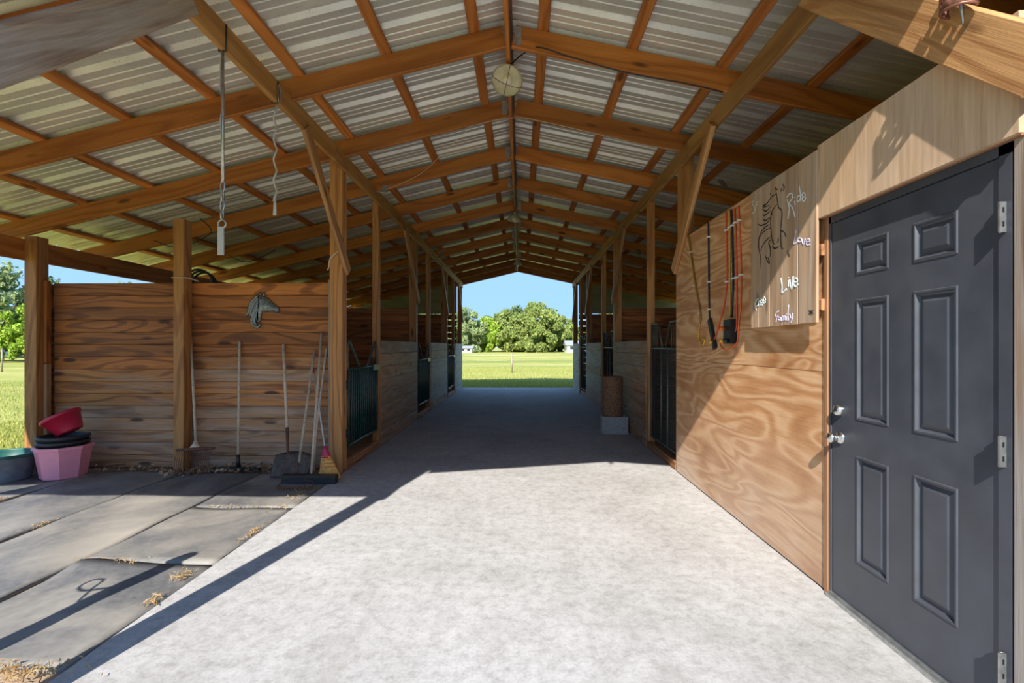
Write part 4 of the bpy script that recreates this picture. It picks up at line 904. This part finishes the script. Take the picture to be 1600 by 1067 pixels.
cord([(3.895, 2.50), (3.89, 2.2), (3.89, 1.9), (3.885, 1.62)], 'cord_yellow', 'straight yellow cord above the outlet box')
cord([(3.855, 2.495, .003), (3.84, 2.35, .003), (3.825, 2.1, .003), (3.82, 1.9, .003), (3.85, 1.62, .003)], 'black', 'black cord above the outlet box', 0.008)
cord([(3.80, 2.49), (3.775, 2.2), (3.765, 1.9), (3.765, 1.65), (3.775, 1.52), (3.80, 1.49, .03), (3.90, 1.485, .03)], 'cord_red', 'red cord curling into the right of the outlet box')
cord([(3.735, 2.485), (3.71, 2.25), (3.69, 1.95), (3.70, 1.7), (3.735, 1.54), (3.755, 1.42), (3.80, 1.37, .03), (3.90, 1.36, .04), (3.975, 1.40, .04), (3.945, 1.43, .03), (3.87, 1.43, .03)], 'cord_orange', 'orange cord looping below the outlet box')
t = empty('power_strip', (XC, 4.23, 1.5), 'black power strip hanging tilted on the plywood', 'power strip')
board('strip_body', (XC - 0.006, 4.285, 1.625), (XC - 0.006, 4.165, 1.365), 0.055, 0.028, 'black', t, up=(0, 1, 0.4))
mm = MB(); mm.tube([(XC - 0.021, 4.19, 1.42), (XC - 0.05, 4.19, 1.42)], 0.014, 8); mm.build('plug', 'cord_yellow', t)
t = empty('outlet_box', (XC, 3.84, 1.48), 'black outlet box with plugged cords on the plywood', 'outlet')
mm = MB(); mm.box((XC - 0.045, 3.775, 1.405), (XR - 0.001, 3.905, 1.60)); mm.build('box_body', 'black', t)
for y, z, mt in ((3.88, 1.43, 'cord_yellow'), (3.81, 1.43, 'black'), (3.88, 1.53, 'cord_orange')):
    mm = MB(); mm.tube([(XC - 0.046, y, z), (XC - 0.085, y, z)], 0.016, 8); mm.build('plug', mt, t)
k_ = 0
for (y, z) in ((4.665, 1.98), (4.77, 2.33), (4.525, 1.70), (4.322, 2.38), (4.316, 1.97), (4.31, 1.72), (3.95, 2.35), (3.89, 2.36), (3.835, 2.36), (3.79, 2.37), (3.715, 2.37), (3.94, 1.92), (3.825, 1.93), (3.765, 1.93), (3.69, 1.94)):
    mm = MB(); mm.box((XC - 0.0145, y - 0.014, z - 0.006), (XR - 0.0005, y + 0.014, z + 0.006)); o = mm.build('cable_clip', 'white_paint'); tag(o, 'small white cable clip holding a cord on the plywood', 'clip', 'cable clips on the plywood')

# ------------------------------------------------------------------ mineral log on a block, right of the aisle
t = empty('concrete_block', (1.49, 7.6, 0), 'grey concrete block on the floor beside the right half wall', 'block')
mm = MB(); pts = [(1.29, 7.50), (1.34, 7.44), (1.60, 7.43), (1.69, 7.44), (1.695, 7.78), (1.31, 7.80)]
vs_ = [(x, y, 0.0) for x, y in pts] + [(x, y, 0.27) for x, y in pts]; n = len(pts)
mm.add(vs_, [(i, (i + 1) % n, n + (i + 1) % n, n + i) for i in range(n)] + [tuple(range(n - 1, -1, -1)), tuple(range(n, 2 * n))]); mm.build('block_body', 'block', t)
for x in (1.47, 1.57):
    mm = MB(); mm.box((x - 0.004, 7.428, 0.02), (x + 0.004, 7.436, 0.25)); mm.build('block_rib', 'block', t)
mm = MB(); n = 40; prof_ = [(0.001, 0.271), (0.155, 0.271), (0.163, 0.285), (0.164, 0.45), (0.161, 0.65), (0.164, 0.83), (0.158, 0.885), (0.135, 0.905), (0.001, 0.905)]
mm.lathe(prof_, (1.475, 7.61, 0), n); r_ = random.Random(4)
mm.v = [(x + r_.uniform(-.004, .004), y + r_.uniform(-.004, .004), z) for x, y, z in mm.v]
tag(mm.build('log_stump', 'log'), 'rough reddish brown upright log standing on the concrete block', 'log')

# ------------------------------------------------------------------ pierced lamp guard hooked over the front right brace
t = empty('lamp_guard', (1.60, 1.745, 2.66), 'pierced copper coloured lamp guard hung on the front right brace', 'lamp guard')
mm = MB(); vs_, fs = [], []; NU, NV = 19, 7
for j in range(NV):
    for i in range(NU):
        a = pi * 1.15 * i / (NU - 1) - 0.3; vs_.append((1.600 - 0.052 * sin(a), 1.745 - 0.055 * cos(a), 2.600 + 0.02 * sin(a * 0.5) + 0.135 * j / (NV - 1)))
hole = {(i, j) for j in (1, 3, 5) for i in range(1 + (j // 2) % 2, 18, 3)}
for j in range(NV - 1):
    for i in range(NU - 1):
        if (i, j) in hole: continue
        fs.append((j * NU + i, j * NU + i + 1, (j + 1) * NU + i + 1, (j + 1) * NU + i))
mm.add(vs_, fs, True); q = mm.build('guard_shell', 'copper', t); sm = q.modifiers.new('thick', 'SOLIDIFY'); sm.thickness = 0.004
mm = MB(); mm.tube([(1.600 - 0.052 * sin(a), 1.745 - 0.055 * cos(a), 2.598 + 0.02 * sin(a * 0.5)) for a in [pi * 1.15 * i / 18 - 0.3 for i in range(19)]], 0.006, 6); mm.build('guard_rim', 'copper', t)
mm = MB(); mm.tube([(1.63, 1.76, 2.56), (1.615, 1.76, 2.64), (1.60, 1.75, 2.74)], 0.006, 6); mm.build('hook', 'steel', t)

# added post with rope loop, out of view, to cast the near mat's shadow
t = empty('shadow_post', (-2.56, 1.62, 0), 'added round topped wooden post with a rope loop, casting a shadow from outside the grooming bay', 'post')
mm = MB(); mm.tube([(-2.56, 1.62, -0.02), (-2.56, 1.62, 0.6), (-2.56, 1.62, 1.16), (-2.56, 1.62, 1.22), (-2.56, 1.62, 1.245)], [0.055, 0.055, 0.053, 0.04, 0.012], 14); mm.build('post_shaft', 'grey_post', t)
mm = MB(); mm.tube(curve_pts([(-2.60, 1.62, 0.86), (-2.72, 1.62, 0.83), (-2.80, 1.62, 0.87), (-2.80, 1.62, 0.93), (-2.74, 1.62, 0.93), (-2.70, 1.62, 0.86), (-2.62, 1.62, 0.74)]), 0.008, 5); mm.build('rope_loop', 'rope', t)
# ------------------------------------------------------------------ outdoors: trees, fences, houses, shelter, grass
def crown_mesh(seed, lumps, nleaf, size, mat):
    r = random.Random(seed); vs_, fs = [], []
    vol = [(l[3] * l[4] * l[5]) ** (2 / 3) for l in lumps]; tot = sum(vol)
    for l, v in zip(lumps, vol):
        cx, cy, cz, rx, ry, rz = l
        # sub clumps give the crown its billowing outline
        clumps = []
        for _ in range(max(6, int(26 * v / max(vol)))):
            d = Vector((r.gauss(0, 1), r.gauss(0, 1), r.gauss(0, 1) + 0.15)).normalized(); q = r.uniform(0.62, 0.95)
            clumps.append((Vector((cx + d.x * rx * q, cy + d.y * ry * q, cz + d.z * rz * q)), r.uniform(0.20, 0.36) * (rx * ry * rz) ** (1 / 3)))
        for _ in range(int(nleaf * v / tot)):
            c, cr = r.choice(clumps)
            d = Vector((r.gauss(0, 1), r.gauss(0, 1), r.gauss(0, 1))).normalized()
            p = c + d * cr * (r.random() ** 0.4)
            s = size * r.uniform(0.6, 1.4); e = Euler((r.uniform(0, 6.3), r.uniform(0, 6.3), r.uniform(0, 6.3))).to_matrix()
            n0 = len(vs_)
            for t_ in ((-s, 0, 0), (0, -s * 0.55, 0.15 * s), (s, 0, 0), (0, s * 0.55, 0.15 * s)): vs_.append(p + e @ Vector(t_))
            fs.append((n0, n0 + 1, n0 + 2, n0 + 3))
    me = bpy.data.meshes.new('foliage'); me.from_pydata(vs_, [], fs); me.update(); me.materials.append(M[mat]); return me
def trunk_mesh(seed, h, r0, spread):
    r = random.Random(seed); mm = MB()
    mm.tube(curve_pts([(0, 0, -0.1), (r.uniform(-.1, .1) * h * .2, r.uniform(-.1, .1) * h * .2, h * 0.22), (r.uniform(-.1, .1) * h * .3, 0, h * 0.45), (0, 0, h * 0.75)], 4), [r0 * (1 - 0.85 * i / 12) for i in range(13)], 8)
    for k in range(6):
        a = k * 1.05 + r.uniform(-.3, .3); z = h * r.uniform(0.2, 0.4)
        mm.tube(curve_pts([(0, 0, z), (cos(a) * spread * .35, sin(a) * spread * .35, z + h * 0.15), (cos(a) * spread * .75, sin(a) * spread * .75, z + h * 0.24)], 3), [r0 * 0.5 * (1 - 0.8 * i / 6) for i in range(7)], 6)
    me = bpy.data.meshes.new('trunk'); me.from_pydata(mm.v, [], mm.f); me.update(); me.materials.append(M['bark']); return me
def oak_lumps(seed, h, rad, base=0.22):
    r = random.Random(seed); L = [(0, 0, h * 0.60, rad * 0.72, rad * 0.72, h * 0.38)]
    for k in range(8):
        a = k * 0.785 + r.uniform(-.4, .4); L.append((cos(a) * rad * 0.55, sin(a) * rad * 0.55, h * r.uniform(base + 0.20, 0.46), rad * r.uniform(.38, .52), rad * r.uniform(.38, .52), h * r.uniform(.24, .34)))
    return L
KIND = {}
for key, seed, h, rad, n, size, mat, base in (('oak', 1, 10.0, 7.6, 30000, 0.34, 'leaf_oak', 0.0), ('bright', 2, 8.5, 4.2, 14000, 0.28, 'leaf_bright', 0.0), ('dark', 3, 12.5, 5.4, 14000, 0.34, 'leaf_dark', 0.15), ('mossy', 4, 11.0, 5.6, 24000, 0.28, 'leaf_mossy', -0.02)):
    KIND[key] = (crown_mesh(seed, oak_lumps(seed, h, rad, base), n, size, mat), trunk_mesh(seed, h, 0.35, rad))
def tree(key, x, y, sc_, rz, label, group=None, sz=None):
    t = empty('tree', (x, y, -0.04), label, 'tree', group); t.rotation_euler.z = rz; t.scale = (sc_, sc_, sz or sc_)
    a = link('foliage', KIND[key][0], None, t); b = link('trunk', KIND[key][1], None, t); return t
tree('oak', 3.6, 112, 1.10, 0.4, 'broad rounded oak filling the middle of the rear opening')
tree('oak', -3.6, 119, 1.0, 2.0, 'wide olive oak behind and left of the big middle oak')
tree('oak', 10.2, 121, 0.86, 4.0, 'lower oak at the right end of the tree belt')
tree('bright', -8.2, 114, 1.0, 0.0, 'bright green bushy tree left of the big oak')
tree('mossy', -13.2, 110, 0.98, 1.0, 'pale mossy tree at the left edge of the rear opening')
tree('mossy', -19.5, 116, 1.1, 2.2, 'pale mossy tree hidden left of the rear opening')
tree('bright', 14.6, 124, 0.62, 1.0, 'small yellow green tree at the right edge of the rear opening')
tree('dark', -1.0, 134, 1.08, 0.7, 'tall dark tree top standing above the big oak')
tree('dark', -10.5, 136, 0.86, 2.7, 'dark thin topped tree behind the bright green tree')
tree('dark', 7.5, 138, 0.88, 4.1, 'dark tree top behind the right shoulder of the big oak')
for i, (x, y, kx, s) in enumerate(((22, 120, 'oak', 1.0), (32, 118, 'dark', 1.0), (44, 124, 'oak', 1.1), (-27, 120, 'oak', 1.0), (-38, 122, 'dark', 1.0), (-50, 118, 'oak', 1.1), (-62, 110, 'mossy', 1.1))):
    tree(kx, x, y, s, i * 1.3, 'tree of the far belt standing outside the rear opening', 'far trees outside the rear opening')
tree('mossy', -49.5, 43, 0.86, 0.5, 'large mossy tree beyond the pasture at the far left edge')
tree('bright', -44.0, 41.5, 0.62, 2.5, 'light green tree in front of the mossy tree at the left edge')
tree('oak', -73, 76, 1.0, 3.0, 'oak behind the arched shelter at the left edge')
tree('mossy', -40.5, 47, 0.55, 4.0, 'smaller grey green tree right behind the outer corner post')
for i, (x, y, kx, s) in enumerate(((-84, 84, 'dark', 1.15), (-74, 86, 'dark', 1.10), (-66, 92, 'dark', 1.12))): tree(kx, x, y, s, i * 2.0, 'distant dark tree whose tip shows above the plank wall', 'distant trees above the plank wall')

def house(x, y, wx, dy, hz, label):
    t = empty('house', (x, y, 0), label, 'house')
    mm = MB(); mm.box((x - wx / 2, y - dy / 2, -0.05), (x + wx / 2, y + dy / 2, hz)); mm.build('house_wall', 'white_paint', t)
    mm = MB(); e = 0.35; z0, z1 = hz, hz + 0.15 * wx
    mm.add([(x - wx / 2 - e, y - dy / 2 - e, z0), (x + wx / 2 + e, y - dy / 2 - e, z0), (x + wx / 2 + e, y + dy / 2 + e, z0), (x - wx / 2 - e, y + dy / 2 + e, z0), (x - wx / 2 - e, y, z1), (x + wx / 2 + e, y, z1)], [(0, 1, 5, 4), (2, 3, 4, 5), (3, 0, 4), (1, 2, 5), (3, 2, 1, 0)]); mm.build('house_roof', 'house_roof', t)
    for k in range(3):
        xx_ = x - wx / 2 + wx * (k + 0.5) / 3; mm = MB(); q_ = min(0.5, wx / 12); mm.box((xx_ - q_, y - dy / 2 - 0.03, hz * 0.42), (xx_ + q_, y - dy / 2 + 0.01, hz * 0.85)); mm.build('window', 'glass_dark', t)
house(13.4, 104, 7.0, 6.0, 1.6, 'small white house at the right edge of the rear field')
house(-12.2, 101, 3.6, 4.0, 0.95, 'low white shed under the trees at the left edge of the rear field')
# arched shelter
t = empty('arched_shelter', (-62.5, 56, 0), 'arched ribbed metal shelter at the far left of the pasture', 'shelter')
mm = MB(); vs_, fs = [], []; NA, NB = 16, 48
for j in range(NB + 1):
    yy_ = 53 + 8.0 * j / NB; rr = 2.35 + (0.06 if j % 4 in (1, 2) else 0.0)
    for i in range(NA + 1): a = pi * i / NA; vs_.append((-62.6 + rr * cos(a), yy_, rr * sin(a) * 1.02))
for j in range(NB):
    for i in range(NA): fs.append((j * (NA + 1) + i, j * (NA + 1) + i + 1, (j + 1) * (NA + 1) + i + 1, (j + 1) * (NA + 1) + i))
mm.add(vs_, fs, True); q = mm.build('arch_shell', 'steel', t); sm = q.modifiers.new('thick', 'SOLIDIFY'); sm.thickness = 0.03
# wire fences
def fence(name, a, b, n, label, h=1.0):
    a, b = Vector(a), Vector(b); t = empty(name, a, label, 'fence')
    for k in range(n + 1):
        p = a.lerp(b, k / n); mm = MB(); mm.tube([p + Vector((0, 0, -0.1)), p + Vector((0.02, 0, h * 0.5)), p + Vector((0, 0, h))], [0.05, 0.048, 0.045], 7); mm.build('fence_post', 'grey_post', t)
    for z in (0.3, 0.6, 0.88):
        mm = MB(); mm.tube([a + Vector((0, 0, z * h)), b + Vector((0, 0, z * h))], 0.003, 4); mm.build('fence_wire', 'steel', t)
fence('wire_fence', (-18.5, 25.4, 0), (17.5, 25.4, 0), 6, 'thin wire fence with grey posts across the rear field')
fence('wire_fence', (-28.7, 25.5, 0), (-28.7, 61.5, 0), 9, 'wire fence with grey posts along the left pasture', 1.25)
# grass blades near the barn
def blades(name, label, boxes, seed, hmin, hmax):
    r = random.Random(seed); vs_, fs = [], []
    for (xa, xb, ya, yb, n) in boxes:
        for _ in range(n):
            x, y = r.uniform(xa, xb), r.uniform(ya, yb); h = r.uniform(hmin, hmax); a = r.uniform(0, 6.3); w_ = 0.006 + 0.05 * h; dx, dy = cos(a) * w_, sin(a) * w_; lx, ly = r.gauss(0, 0.35) * h, r.gauss(0, 0.35) * h; n0 = len(vs_)
            vs_ += [(x - dx, y - dy, -0.045), (x + dx, y + dy, -0.045), (x + lx, y + ly, h - 0.045)]; fs.append((n0, n0 + 1, n0 + 2))
    me = bpy.data.meshes.new(name); me.from_pydata(vs_, [], fs); me.update(); me.materials.append(M['blade']); return tag(link(name, me), label, 'grass', kind='stuff')
blades('grass', 'short lawn grass blades beside and behind the barn', [(-9.5, -5.75, 3.0, 12, 26000), (-20, -9.5, 8, 24, 26000), (-4, 4, 15.8, 19.5, 24000), (-7, 7, 19.5, 32, 30000)], 5, 0.025, 0.085)
